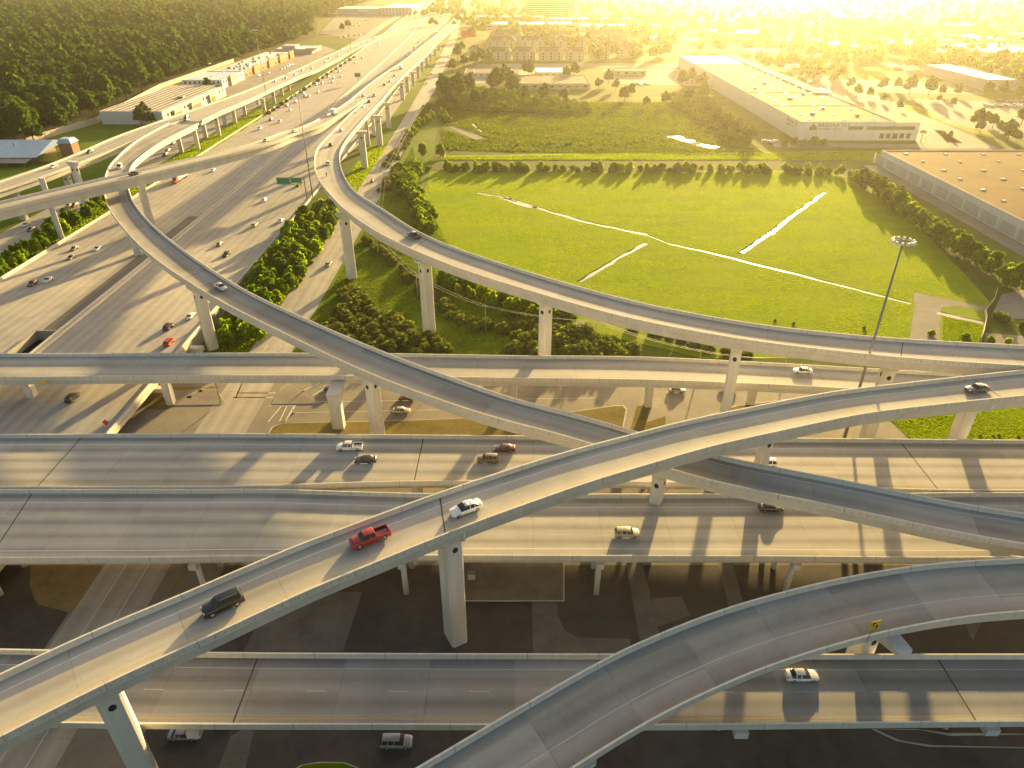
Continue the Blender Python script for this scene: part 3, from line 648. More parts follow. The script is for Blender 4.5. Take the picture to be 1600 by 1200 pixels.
VD = viaduct('flyover', 'nearest wide curved ramp at bottom right in the shade, with a yellow edge line', [(650, 1199), (750, 1140), (800, 1110), (880, 1065), (945, 1027), (1040, 985), (1130, 950), (1200, 930), (1300, 905), (1450, 880), (1600, 871)],
             [(882, 1199), (945, 1160), (1015, 1122), (1100, 1080), (1200, 1036), (1260, 1012), (1362, 987), (1450, 967), (1600, 951)],
             [(0, 21.5), (1600, 21.5)], bank=[(600, .115), (1350, .11), (1600, .05)], ext=(50, 50), girder=2.2, dm='deck_grey', lane=(2.0, 4.6), pm='parapet', lines=((1.85, 'solid', 3, .10), (6.1, 'solid', 2, .09)))
VE = viaduct('connector_bridge', 'lower straight single connector bridge crossing behind the S-curved flyover', [(0, 552), (400, 551), (625, 552), (800, 555), (1000, 557), (1200, 566), (1375, 576), (1480, 582)],
             [(0, 589), (400, 586), (550, 587), (800, 590), (1025, 594), (1200, 600), (1320, 606)], [(0, 11.9), (1600, 11.9)], ext=(90, 110), girder=2.0, lane=(2.6, 6.0), over=.6)
VM1 = viaduct('highway_bridge', 'wide highway deck in mid picture, the farther of two parallel decks', [(0, 678), (400, 677), (660, 679), (1252, 684), (1600, 687)],
              [(0, 761), (200, 761), (340, 761), (400, 760), (600, 752), (737, 751), (975, 752), (1250, 757), (1407, 764), (1480, 766), (1600, 766)], [(0, 11), (1600, 11)], ext=(60, 60), girder=1.7, lane=(3.2, 3.75), over=.7, sm=3, pm='parapet',
              lines=((3.0, 'solid', 0, .18), (7.1, 'dash', 2, .16), (10.9, 'dash', 2, .16), (-2.6, 'solid', 1, .14)), joints=[((131, 684), (64, 757)), ((659, 686), (648, 748)), ((1412, 690), (1472, 761))])
VM2 = viaduct('highway_bridge', 'wide highway deck in mid picture, the nearer of two parallel decks', [(0, 764), (200, 764), (340, 764), (400, 763), (650, 770), (930, 771), (1412, 770), (1480, 769), (1600, 769)],
              [(10, 872), (400, 870), (662, 867), (1200, 869), (1462, 871), (1600, 871)], [(0, 11), (1600, 11)], ext=(60, 60), girder=1.7, lane=(3.3, 3.8), over=.7, sm=3, pm='parapet',
              lines=((3.2, 'solid', 0, .16), (7.2, 'dash', 2, .16), (11.0, 'dash', 2, .16), (-2.7, 'solid', 0, .18)), joints=[((54, 771), (2, 836))])
VN = viaduct('highway_bridge', 'narrower highway deck along the bottom, nearest of the straight decks', [(0, 1013), (100, 1015), (400, 1019), (1000, 1021), (1600, 1021)],
             [(100, 1130), (600, 1132), (1005, 1134), (1590, 1127)], [(0, 12), (1600, 12)], ext=(50, 50), girder=1.7, lane=(2.2, 3.8), over=.7, dm='deck_grey', pm='parapet',
             lines=((2.2, 'solid', 0, .08), (6.0, 'dash', 2, .16), (-1.5, 'solid', 1, .08)), joints=[((392, 1026), (360, 1126)), ((1472, 1028), (1524, 1122))])
VF = viaduct('flyover', 'slim high flyover crossing over the freeway at upper left', [(548, 155), (522, 172), (472, 197), (440, 206), (400, 221), (220, 264), (162, 277), (0, 314)], [(571, 155), (547, 168)],
             [(0, 31.5), (200, 30.5), (400, 26), (548, 20.5)], ext=(0, 70), girder=3.4, Wfix=9.2, lane=(2.2, 4.8), pm='parapet', lines=((2.0, 'solid', 0, .12),))
VG = viaduct('connector_bridge', 'two-lane connector bridge at far left beside the pale blue roof', [(0, 282), (60, 262), (125, 237), (180, 213), (253, 187)], [(0, 296), (81, 270), (125, 252), (180, 232), (214, 216), (253, 199), (283, 187.5)],
             [(0, 17), (253, 17.5)], ext=(70, 0), girder=2.8, lane=(2.6, 3.8), pm='parapet')
VGB = viaduct('connector_bridge', 'merged connector bridge on paired columns left of the freeway', [(253, 187), (361, 150), (410, 131), (460, 110), (510, 87), (560, 67), (640, 38)], [(317, 187.5), (338, 176), (400, 150), (422, 139), (472, 117), (495, 109), (529, 92), (560, 75), (625, 48)],
              [(187, 17.5), (150, 14.5), (134, 12), (110, 7), (95, 3.6), (80, 1), (60, .25), (30, .1)], axis=1, step=6, girder=2.4, lane=(2.6, 3.8), pm='parapet', sm=2)
VFC = viaduct('connector_bridge', 'long merged connector bridge on tall columns right of the far freeway', [(736, 3), (728, 24), (707, 45), (682, 68), (660, 91), (634, 114), (604, 146), (597, 155)], [(717, 18), (678, 57), (624, 99), (582, 127), (548, 155)],
              [(3, .2), (24, 2), (45, 6), (68, 9.5), (90, 12.5), (110, 15.5), (127, 18), (155, 20.5)], axis=1, step=6, ext=(300, 0), girder=2.6, lane=(2.6, 3.8), pm='parapet', sm=2)

add_pier(VA, 712, 995, w=4.2, th=3.0, cap=7.5); add_pier(VA, 175, 1095, snap=True, w=4.2, th=3.0, cap=7.0); add_pier(VA, 0, 0, at=(50.5, 112.9), w=2.2, th=2.4, cap=5); add_pier(VA, 0, 0, at=(104.5, 133.9), w=3.0, th=2.8, cap=13.0, cap_h=3.2)
for q in ((217, 400), (333, 545), (592, 690)): add_pier(VB, *q, w=3.2, th=2.4)
add_pier(VB, 225, 262, snap=True, w=3.6, th=2.6); add_pier(VB, 1040, 706, snap=True, w=3.2)
for q in ((671, 520), (550, 434), (521, 331), (570, 262), (594, 227)): add_pier(VC, *q, w=3.6, th=2.8)
for q in ((846, 452), (1160, 522), (1395, 545)): add_pier(VC, *q, snap=True, w=3.4, th=2.6)
for q in ((608, 200), (629, 156), (637, 143), (646, 133), (654, 121), (660, 111), (667, 103), (673, 95), (680, 86), (686, 78)): add_pier(VFC, *q, w=3.4, th=2.2)
for q in ((576, 227), (585, 212)): add_pier(VC, *q, w=2.2, th=1.8, cap=2.6, hole=False)
for q, cp_ in (((1388, 960), 14.2), ((903, 1160), 9.2)): add_pier(VD, *q, snap=True, w=3.4, th=2.4, cap=cp_, cap_h=3.4)
for q in ((238, 356), (140, 338)): add_pier(VF, *q, w=3.0, th=2.4)
add_pier(VF, 98, 376, w=2.4, th=1.6, cap=2.5, hole=False)
for q in ((119, 258), (40, 285)): add_pier(VG, *q, snap=True, w=3.4, th=2.4)
for q in ((284, 238), (310, 233), (322, 215), (343, 213), (352, 196), (368, 193), (383, 179), (403, 163), (414, 178), (429, 162), (441, 149), (452, 141)): add_pier(VGB, *q, w=2.6, th=2.0, cap=3.4, cap_h=1.6)
for q in ((802, 622), (1012, 633), (1172, 630), (268, 630), (60, 640)): add_pier(VE, *q, w=2.6, th=2.0, cap=4.5, hole=False)
# outrigger bent standing in the dry verge in front of the connector bridge
c = P(530, 668); mb = MB(); mb.prism([(c[0] - 1.5, c[1] - 1.1), (c[0] + 1.5, c[1] - 1.1), (c[0] + 1.5, c[1] + 1.1), (c[0] - 1.5, c[1] + 1.1)], -.3, 8.4)
o_ = VE.fin(mb, 'pier', [M['pier']])
mb = MB(); mb.prism([(c[0] - 1.5, c[1] - 1.1), (c[0] + 1.5, c[1] - 1.1), (c[0] + 1.5, c[1] + 1.1), (c[0] - 1.5, c[1] + 1.1)], 8.4, 11.1, 0, [(c[0] - 1.7, c[1] - 1.5), (c[0] + 1.7, c[1] - 1.5), (c[0] + 1.7, c[1] + 8.5), (c[0] - 1.7, c[1] + 8.5)]); mb.build('pier_cap', [M['pier']], o_)
for (px, py) in ((-90, 820), (10, 820), (331, 820), (637, 820), (941, 820), (1238, 820), (1560, 820)): add_bent(VM2, (px, py), (.8, 0, -.75))
for (px, py) in ((100, 720), (430, 720), (650, 715), (800, 715), (1020, 720), (1350, 725), (1560, 725)): add_bent(VM1, (px, py), (.75, 0, -.75))
for (px, py) in ((20, 1070), (330, 1070), (763, 1075), (1145, 1075), (1530, 1075)): add_bent(VN, (px, py), (-.35, -.75), cap_w=1.9)

# ------------------------------------------------------------------ plants
def ico(sub=1):
    import bmesh
    bm = bmesh.new(); bmesh.ops.create_icosphere(bm, subdivisions=sub, radius=1)
    v = [np.array(x.co) for x in bm.verts]; f = [tuple(w.index for w in x.verts) for x in bm.faces]; bm.free(); return v, f
ICO1, ICO2 = ico(1), ico(2)
def crown_arrays(seed, lobes, leaves, size, core=.78, flat=1.):
    """lobes: (x, y, z, r) in metres; leaf clumps are small bent quads spread through each lobe, over a lumpy dark core"""
    r = np.random.RandomState(seed); V = []; F = []; n = 0
    for (x, y, z, q) in lobes:
        v, f = ICO1; jit = 1 + r.uniform(-.22, .18, len(v))
        V += [(x + a[0] * q * core * j, y + a[1] * q * core * j, z + a[2] * q * core * j * flat) for a, j in zip(v, jit)]
        F += [tuple(i + n for i in t) for t in f]; n += len(v)
    tot = sum(l[3] ** 2 for l in lobes)
    for (x, y, z, q) in lobes:
        for _ in range(max(4, int(leaves * q * q / tot))):
            d = r.normal(size=3); d /= np.linalg.norm(d)
            if d[2] < -.55: d[2] *= -1
            rad = q * (r.uniform(.72, 1.08) if r.rand() < .8 else r.uniform(1.0, 1.22)); c = np.array((x, y, z)) + d * rad * np.array((1, 1, flat))
            nn = d + r.normal(size=3) * .55; nn /= np.linalg.norm(nn); a = np.cross(nn, r.normal(size=3)); a /= np.linalg.norm(a); b = np.cross(nn, a)
            s = size * r.uniform(.6, 1.35)
            for p in (-a * s - b * s * .6, a * s - b * s * .7 + nn * s * .25, a * s * .8 + b * s * .7, -a * s * .7 + b * s * .8 + nn * s * .25): V.append(tuple(c + p))
            F.append((n, n + 1, n + 2, n + 3)); n += 4
    return V, F
def crown_mesh(name, mat, *a, **kw):
    V, F = crown_arrays(*a, **kw); me = bpy.data.meshes.new(name); me.from_pydata(V, [], F); me.materials.append(mat); me.update(); return me
def lobes_round(seed, R_, H, trunk, n):
    r = random.Random(seed); out = [(0, 0, trunk + H * .5, R_ * .72)]
    for i in range(n):
        a = i * 2.4 + r.uniform(-.4, .4); t = r.uniform(.15, .95); rr = R_ * (.62 if t < .7 else .35) * r.uniform(.7, 1.1)
        out.append((rr * math.cos(a), rr * math.sin(a), trunk + H * t * .92, R_ * r.uniform(.3, .5)))
    out.append((r.uniform(-.3, .3) * R_, r.uniform(-.3, .3) * R_, trunk + H * 1.02, R_ * .3))
    return out
def trunk_mesh(name, h, r, seed=0, limbs=4):
    mb = MB(); q = random.Random(seed); mb.tube((0, 0, -.3), (0, 0, h), r, r * .6, 7)
    for i in range(limbs):
        a = i * 6.28 / limbs + q.uniform(-.4, .4); mb.tube((0, 0, h * .85), (math.cos(a) * h * .4, math.sin(a) * h * .4, h * 1.35), r * .45, r * .18, 5)
    return mb.mesh(name, [M['bark']])
def renamed(l, name, cat): return [Plant(name, cat, p.crown, p.trunk) for p in l]
class Plant:
    def __init__(s, name, cat, crown, trunk=None): s.name, s.cat, s.crown, s.trunk = name, cat, crown, trunk
    def put(s, x, y, sc, label, group, rz=None, sz=1., cat=None, z=0):
        if s.trunk is None:
            o = obj(s.name, s.crown); tag(o, label, cat or s.cat, group); o.location = (x, y, z); o.scale = (sc, sc, sc * sz); o.rotation_euler = (0, 0, rnd.uniform(0, 6.28)); return o
        o = thing(s.name, label, cat or s.cat, (x, y, z), rnd.uniform(0, 6.28) if rz is None else rz, group); o.scale = (sc, sc, sc * sz)
        obj('crown', s.crown, o); obj('trunk', s.trunk, o); return o
OAK = [Plant('tree', 'tree', crown_mesh('crown', M['leaf_dark'], 10 + i, lobes_round(20 + i, 4.6, 7.5, 3.6, 9 + i), 760, .62), trunk_mesh('trunk', 4.6, .35, i)) for i in range(4)]
TREE = [Plant('tree', 'tree', crown_mesh('crown', M['leaf_mid'], 40 + i, lobes_round(50 + i, 3.4, 6.0, 1.6, 8), 620, .48), trunk_mesh('trunk', 2.6, .22, 9 + i)) for i in range(3)]
LIME = [Plant('tree', 'tree', crown_mesh('crown', M['leaf_lime'], 60 + i, lobes_round(70 + i, 2.6, 5.2, .9, 8), 520, .5, core=.66), trunk_mesh('trunk', 1.7, .16, 20 + i)) for i in range(3)]
BUSH = [Plant('shrub', 'shrub', crown_mesh('foliage', M['leaf_olive'], 80 + i, [(0, 0, .9, 1.25), (.9, .2, .7, .85), (-.8, .3, .75, .9), (.1, -.7, .6, .8), (.5, .7, .9, .8), (-.4, .9, .6, .6)], 340, .27)) for i in range(3)]
BUSHL = [Plant('shrub', 'shrub', crown_mesh('foliage', M['leaf_lime'], 90 + i, [(0, 0, .9, 1.2), (.8, .2, .7, .8), (-.8, .3, .8, .85), (.1, -.7, .6, .8), (.2, .3, 1.7, .7)], 320, .27)) for i in range(3)]
YOUNG = renamed(LIME, 'young_tree', 'young tree'); YOUNGM = renamed(TREE, 'young_tree', 'young tree'); HB = [Plant('bush', 'bush', crown_mesh('foliage', M['leaf_lime'], 160 + i, lobes_round(170 + i, 2.7, 5.0, -.4, 9), 560, .42)) for i in range(3)]; HBM = [Plant('bush', 'bush', crown_mesh('foliage', M['leaf_mid'], 180 + i, lobes_round(190 + i, 3.2, 4.2, -.6, 9), 600, .45)) for i in range(3)]
def pick(l): return l[rnd.randrange(len(l))]
def in_poly(x, y, poly):
    c = False; n = len(poly)
    for i in range(n):
        (x1, y1), (x2, y2) = poly[i], poly[(i + 1) % n]
        if (y1 > y) != (y2 > y) and x < (x2 - x1) * (y - y1) / (y2 - y1) + x1: c = not c
    return c
def scatter(poly_px, spacing, px=True, jit=.35):
    poly = [tuple(P(x, y)[:2]) if px else (x, y) for x, y in poly_px]; xs = [p[0] for p in poly]; ys = [p[1] for p in poly]; out = []
    y = min(ys); row = 0
    while y < max(ys):
        x = min(xs) + (spacing * .5 if row % 2 else 0)
        while x < max(xs):
            a, b = x + rnd.uniform(-jit, jit) * spacing, y + rnd.uniform(-jit, jit) * spacing
            if in_poly(a, b, poly): out.append((a, b))
            x += spacing
        y += spacing * .87; row += 1
    return out
# the wood at upper left: its nearest trees stand alone, the rest is one mass
wood = [(-1500, 480), (-322, 480), (-330, 560), (-352, 720), (-354, 950), (-340, 1300), (-430, 1700), (-480, 3100), (-2500, 3100)]
pts = scatter(wood, 14.0, px=False)
def vis(p): 
    d = p[1] * _c + H_CAM * _s; return 800 + F_PX * p[0] / d
pts = [p for p in pts if -330 < vis(p) < 1900 and not (-360 < p[0] < -322 and 470 < p[1] < 480)]
pts.sort(key=lambda p: math.hypot(*p))
near = [p for p in pts if -20 < vis(p) < 1620][:120]; ns_ = set(near); far_ = [p for p in pts if p not in ns_]
for p in near: pick(OAK).put(p[0], p[1], rnd.uniform(1.25, 2.1), 'dark green tree in the dense wood at the upper left', 'trees of the wood', sz=rnd.choice((.65, .8, 1.0, 1.2)))
far_ = [p for p in far_ if p[1] < 1300 or rnd.random() < .55]
VA_, FA_ = [], []; nv = 0
tpl = [crown_arrays(100 + i, lobes_round(110 + i, 5.0, 7.5, 3.4, 7), 110, 1.25) for i in range(4)]
tpl = [(np.array(v), f) for v, f in tpl]
tpn = [crown_arrays(130 + i, lobes_round(140 + i, 4.8, 7.5, 3.4, 9), 380, .8) for i in range(3)]; tpn = [(np.array(v), f) for v, f in tpn]
for k_, p in enumerate(far_):
    v, f = tpl[rnd.randrange(4)] if k_ > 420 else tpn[rnd.randrange(3)]; a = rnd.uniform(0, 6.28); s = rnd.uniform(1.2, 2.0) * (1.2 if p[1] > 1300 else 1); ca, sa = math.cos(a) * s, math.sin(a) * s
    w = np.stack([v[:, 0] * ca - v[:, 1] * sa + p[0], v[:, 0] * sa + v[:, 1] * ca + p[1], v[:, 2] * s * rnd.choice((.6, .75, .95, 1.2))], 1)
    VA_.append(w); FA_ += [tuple(i + nv for i in t) for t in f]; nv += len(v)
me = bpy.data.meshes.new('far_wood'); me.from_pydata(np.concatenate(VA_), [], FA_); me.materials.append(M['leaf_dark']); me.update()
tag(obj('far_wood', me), 'dark wood stretching away beyond its nearest trees', 'wood', kind='stuff')
# planted triangle of olive shrubs between the two flyovers
for (x, y) in scatter([(545, 448), (580, 470), (595, 492), (640, 508), (722, 550), (700, 560), (560, 560), (505, 520)], 5.4, jit=.14):
    pick(BUSH).put(x, y, rnd.uniform(1.4, 2.1), 'olive shrub in the planted triangle behind the low connector bridge', 'olive shrubs of the triangle', sz=.75)
for (x, y) in scatter([(805, 530), (845, 520), (905, 523), (940, 532), (1000, 548), (1000, 562), (800, 562)], 4.8, jit=.28):
    pick(BUSH).put(x, y, rnd.uniform(1.5, 2.4), 'olive shrub in the clump behind the low connector bridge beside the slim column', 'olive shrubs by the column', sz=.85)
# slope between freeway and right frontage road
for (x, y) in scatter([(350, 545), (395, 448), (455, 372), (490, 330), (525, 322), (528, 345), (500, 395), (470, 440), (440, 490), (400, 548)], 4.9):
    (pick(YOUNG) if rnd.random() < .6 else pick(YOUNGM)).put(x, y, rnd.uniform(.68, 1.1), 'leafy young tree on the slope between freeway and right frontage road', 'trees on the freeway slope')
for (x, y) in scatter([(530, 345), (520, 352), (430, 500), (448, 478)], 3.5): pick(BUSHL).put(x, y, rnd.uniform(.5, .8), 'small bush at the foot of the planted freeway slope', 'bushes at the foot of the slope')
# left strip between freeway and left frontage road
for (x, y) in scatter([(0, 428), (40, 392), (95, 355), (135, 335), (150, 312), (172, 312), (172, 330), (130, 352), (60, 400), (0, 440), (-60, 480), (-60, 455)], 4.6):
    (pick(YOUNG) if rnd.random() < .5 else pick(YOUNGM)).put(x, y, rnd.uniform(.6, 1.0), 'leafy tree in the strip between freeway and left frontage road', 'trees of the left strip')
for px in range(420, 560, 7):
    p = P(px, 178 - (px - 420) * .66); pick(BUSH).put(p[0], p[1], rnd.uniform(1.0, 1.6), 'dull green shrub on the narrow bank left of the far freeway', 'shrubs on the far bank', sz=.8)
# hedges round the green field
def hedge(line, step, plants, lo, hi, label, group, jit=2.0, rows=1, gap=3.5, sz=1.):
    a = catmull([P(x, y) for x, y in line], step)
    for i in range(len(a)):
        for rr in range(rows):
            if rnd.random() < .1: continue
            pick(plants).put(a[i][0] + rnd.uniform(-jit, jit), a[i][1] + rnd.uniform(-jit, jit) + rr * gap, rnd.uniform(lo, hi), label, group, sz=sz)
hedge([(672, 268), (800, 268), (960, 270), (1130, 271), (1300, 274), (1345, 282)], 5.2, HB + HBM, .62, 1.05, 'leafy bush in the hedge along the far edge of the green field', 'hedge bushes at the far edge of the field', rows=2, gap=5)
hedge([(1345, 288), (1400, 325), (1445, 360), (1490, 395), (1540, 425), (1600, 460)], 4.0, LIME + TREE, .75, 1.25, 'tree in the row along the right edge of the green field', 'trees at the right edge of the field', rows=2, gap=5, jit=2.5)
hedge([(655, 268), (632, 292), (650, 318), (662, 340), (668, 362)], 4.0, HB + HBM, .75, 1.15, 'bright leafy bush at the left corner of the green field', 'bushes at the left corner of the field', rows=3, gap=5, jit=3)
hedge([(690, 440), (730, 462), (780, 478), (840, 495), (885, 502)], 2.5, HB + HBM, .75, 1.1, 'bright green bush in the belt below the curved high flyover', 'bright bushes below the curved flyover', rows=2, gap=5)
hedge([(578, 378), (610, 405), (650, 440), (700, 486), (745, 512), (810, 515), (880, 508)], 3.2, BUSH, 1.1, 1.7, 'olive shrub in the hedge line under the overhead wires', 'shrubs under the wires', sz=.9)
hedge([(1000, 520), (1040, 530), (1090, 545), (1130, 553), (1180, 558)], 3.4, BUSH, 1.1, 1.6, 'olive shrub in the hedge beneath the right part of the curved flyover', 'shrubs right of the slim column', sz=.9)
hedge([(605, 262), (625, 235), (645, 205), (660, 178), (668, 165)], 5.0, BUSH, 1.2, 1.9, 'rounded olive shrub in the row beside the right frontage road', 'shrubs beside the frontage road', sz=.8)
hedge([(600, 300), (612, 280), (622, 262)], 4, BUSH, 1.2, 1.7, 'olive shrub at the near end of the row beside the frontage road', 'shrubs at the near end of the row')
hedge([(640, 215), (660, 195), (685, 178), (700, 190)], 6, HB, .7, 1.1, 'tall bright bush among the shrubs by the frontage road', 'bright bushes by the frontage road', jit=3)
hedge([(700, 234), (780, 228), (850, 226), (930, 226), (1010, 222)], 7, BUSHL, .5, 1.0, 'low bright bush on the grass bank beyond the hedge', 'bushes on the bank beyond the hedge', jit=3)
for (px, py, l) in ((661, 245, 'round bright tree on the bank by the frontage road wires, left of its twin'), (688, 246, 'round bright tree on the bank, right-hand one of the pair')):
    p = P(px, py); LIME[0].put(p[0], p[1], 1.25, l, 'pair of bright trees')
for i, (px, py, s) in enumerate(((1455, 530, 1.0), (1508, 535, 1.1), (1548, 540, 1.0), (1575, 542, .9), (1350, 519, .5), (1240, 512, .45), (1211, 508, .4))):
    p = P(px, py - 6); BUSHL[i % 3].put(p[0], p[1], s * .85, 'bright bush just beyond the right end of the curved flyover', 'bushes beyond the curved flyover')
hedge([(1560, 500), (1600, 512), (1640, 525)], 3, BUSH, 1., 1.5, 'dark bush beside the gravel at the right picture edge', 'bushes by the gravel')
hedge([(1440, 688), (1500, 682), (1560, 684), (1620, 680)], 3, BUSHL, .2, .38, 'low weed clump in the grass under the topmost flyover', 'weeds under the topmost flyover', jit=1)
# far trees
def trees_at(spec, plants, label, group, lo=1., hi=1.4):
    for (px, py, s) in spec:
        p = P(px, py); pick(plants).put(p[0], p[1], s * rnd.uniform(lo, hi), label, group)
trees_at([(695, 158, 1.3), (715, 160, 1.5), (705, 168, 1.2), (733, 150, 1.2), (742, 165, .9), (775, 150, 1.5), (790, 140, 1.3), (800, 150, 1.2), (820, 158, 1.0), (850, 160, 1.0), (880, 160, .9), (758, 160, .8)], OAK, 'dark broad tree in the group behind the hazy meadow, left part', 'broad trees behind the meadow')
trees_at([(825, 122, 1.0), (897, 122, 1.1), (885, 124, .9), (740, 102, 1.1), (752, 100, 1.2), (725, 104, .8), (765, 102, 1.0), (707, 112, .9), (715, 92, 1.0), (722, 82, 1.)], OAK, 'broad tree among the low roofs beyond the meadow', 'trees among the low roofs')
trees_at([(935, 140, 1.2), (950, 132, 1.4), (962, 142, 1.2), (975, 160, 1.5), (985, 152, 1.2), (1010, 168, 1.0), (1040, 165, 1.1), (1065, 135, 1.6), (1080, 130, 1.7), (1095, 140, 1.6), (1100, 155, 1.4), (1075, 160, 1.4)], OAK, 'hazy tree in the group beside the long warehouse', 'trees beside the long warehouse', .6, .85)
hedge([(1105, 168), (1125, 190), (1150, 210), (1180, 222)], 12, OAK, .6, .9, 'hazy tree along the lane left of the long warehouse', 'trees along the warehouse lane', rows=2, gap=9, jit=4)
for px, py, s in ((1240, 226, .8), (1255, 228, .7), (1272, 226, .9), (1285, 228, .75), (1225, 228, .6)):
    p = P(px, py); HBM[0].put(p[0], p[1], s * 1.25, 'rounded bush in front of the long warehouse corner', 'bushes at the warehouse corner')
trees_at([(1301, 130, .8), (1328, 140, 1.0), (1338, 152, .9), (1358, 153, .9), (1380, 140, .95), (1401, 141, 1.1), (1420, 148, 1.5), (1450, 150, 1.3), (1470, 150, .8), (1495, 150, 1.0), (1540, 150, 1.1), (1565, 152, 1.2), (1590, 155, 1.1), (1375, 142, .9), (1404, 172, .8), (1379, 160, .6), (1488, 168, .8), (1466, 160, .6)], OAK, 'street tree in the row along the road behind the warehouses', 'street trees behind the warehouses', .8, 1.05)
trees_at([(1525, 200, 1.2), (1540, 195, 1.0), (1550, 200, .9), (1560, 208, .8), (1570, 212, .9), (1573, 222, 1.3), (1587, 223, .8), (1530, 207, .9), (1595, 195, 1.2)], OAK, 'dark tree in the clump beside the right-hand car park', 'trees beside the right car park', .75, 1.)
trees_at([(1484, 215, .5), (1474, 213, .4)], TREE, 'small tree on the lawn beside the service road', 'small trees on the lawn', 1, 1.2)
trees_at([(230, 192, 1.0), (222, 196, .8), (238, 196, .7), (150, 178, 1.0), (162, 172, 1.1), (328, 148, .9), (318, 152, .7), (545, 45, 1.2), (535, 50, 1.1)], OAK, 'dark tree close against the pale warehouse on the left', 'trees by the left warehouse')
# thicket closing the meadow, one dark mass
VA_, FA_ = [], []; nv = 0
for (x, y) in scatter([(688, 132), (760, 140), (900, 160), (930, 176), (900, 180), (800, 176), (700, 172), (680, 165)], 8.5) + scatter([(1045, 150), (1105, 140), (1125, 175), (1180, 222), (1150, 225), (1090, 190), (1050, 172)], 10):
    v, f = tpn[rnd.randrange(3)]; s = rnd.uniform(.65, 1.05); VA_.append(v * np.array((s, s, s * .5)) + np.array((x, y, -1.2))); FA_ += [tuple(i + nv for i in t) for t in f]; nv += len(v)
me = bpy.data.meshes.new('thicket'); me.from_pydata(np.concatenate(VA_), [], FA_); me.materials.append(M['leaf_mid']); me.update()
tag(obj('thicket', me), 'dark thicket closing the far side of the hazy meadow', 'thicket', kind='stuff')
M['blade'] = leaf_mat('grass_blades', (.185, .25, .004), (1.8, 1.8, .4), .6, True)
M['blade_dull'] = leaf_mat('grass_blades_dull', (.095, .135, .010), (1.6, 1.6, .5), .5, True)
def tufts(name, label, poly, n, w, h, mat, seed, hole=None):
    r = np.random.RandomState(seed); xs = [p[0] for p in poly]; ys = [p[1] for p in poly]; Q = r.uniform((min(xs), min(ys)), (max(xs), max(ys)), (n * 3, 2)); ins = np.zeros(len(Q), bool)
    for i in range(len(poly)):
        (x1, y1), (x2, y2) = poly[i], poly[(i + 1) % len(poly)]
        if y1 == y2: continue
        c = ((y1 > Q[:, 1]) != (y2 > Q[:, 1])) & (Q[:, 0] < (x2 - x1) * (Q[:, 1] - y1) / (y2 - y1) + x1); ins ^= c
    for (A_, w_) in KEEP:
        for p0, p1 in zip(A_[:-1], A_[1:]):
            d_ = p1 - p0; t_ = np.clip(((Q - p0) @ d_) / max(d_ @ d_, 1e-9), 0, 1); ins &= np.linalg.norm(Q - p0 - t_[:, None] * d_, axis=1) > w_
    Q = Q[ins][:n]; n = len(Q); a = r.uniform(0, np.pi, n); W = w * r.uniform(.5, 1.3, n); Hh = h * r.uniform(.4, 1.4, n) * (1 + .3 * np.sin(Q[:, 0] * .11 + 1.7 * np.sin(Q[:, 1] * .05)) * np.sin(Q[:, 1] * .17))
    dx, dy = np.cos(a) * W, np.sin(a) * W; lx, ly = r.normal(0, .35, n) * Hh, r.normal(0, .35, n) * Hh
    V = np.empty((n, 4, 3)); V[:, 0] = np.stack([Q[:, 0] - dx, Q[:, 1] - dy, np.full(n, -.02)], 1); V[:, 1] = np.stack([Q[:, 0] + dx, Q[:, 1] + dy, np.full(n, -.02)], 1)
    V[:, 2] = np.stack([Q[:, 0] + dx * .7 + lx, Q[:, 1] + dy * .7 + ly, Hh], 1); V[:, 3] = np.stack([Q[:, 0] - dx * .7 + lx, Q[:, 1] - dy * .7 + ly, Hh], 1)
    me = bpy.data.meshes.new(name); me.vertices.add(n * 4); me.vertices.foreach_set('co', V.ravel()); me.loops.add(n * 4); me.loops.foreach_set('vertex_index', np.arange(n * 4)); me.polygons.add(n); me.polygons.foreach_set('loop_start', np.arange(n) * 4); me.update(calc_edges=True); me.materials.append(mat)
    tag(obj(name, me), label, 'grass', kind='stuff')
pxw = lambda l: [tuple(P(x, y)[:2]) for x, y in l]
KEEP.append((np.array([P(704, 200)[:2], P(750, 216)[:2]]), 5.5))
tufts('field_grass', 'lush grass of the green field', pxw([(674, 270), (1290, 268), (1395, 318), (1500, 424), (1535, 470), (1428, 456), (1418, 530), (1100, 520), (760, 430), (655, 345)]), 280000, .2, .10, M['blade'], 1)
tufts('field_grass', 'grass in the corner between pad, fence and flyover', pxw([(1474, 492), (1535, 508), (1528, 535), (1472, 535)]), 8000, .2, .16, M['blade'], 2)
tufts('verge_grass', 'grass beneath the curved high flyover', [(-68, 177), (20, 177), (0, 215), (-30, 300), (-45, 360), (-66, 480)], 90000, .2, .15, M['blade_dull'], 3)
tufts('verge_grass', 'grass strip beside the right frontage road under the bridge columns', [(-95, 185), (-83, 185), (-83, 480), (-94, 480)], 16000, .3, .3, M['blade'], 4)
tufts('meadow_grass', 'rough grass of the hazy meadow', pxw([(690, 160), (1090, 160), (1200, 245), (690, 235)]), 60000, .6, .55, M['blade_dull'], 5)
tufts('verge_grass', 'bright grass bank beyond the hedge', pxw([(690, 250), (1390, 250), (1380, 238), (1000, 240), (700, 245)]), 26000, .5, .4, M['blade'], 6)
tufts('verge_grass', 'grass under the right end of the topmost flyover', pxw([(1390, 655), (1404, 622), (1640, 604), (1900, 700), (1436, 698)]), 40000, .18, .15, M['blade'], 7)
tufts('verge_grass', 'grass strip between left frontage road and freeway', [(-212.5, 250), (-197.5, 250), (-197.5, 620), (-211, 620)], 26000, .35, .32, M['blade'], 8)
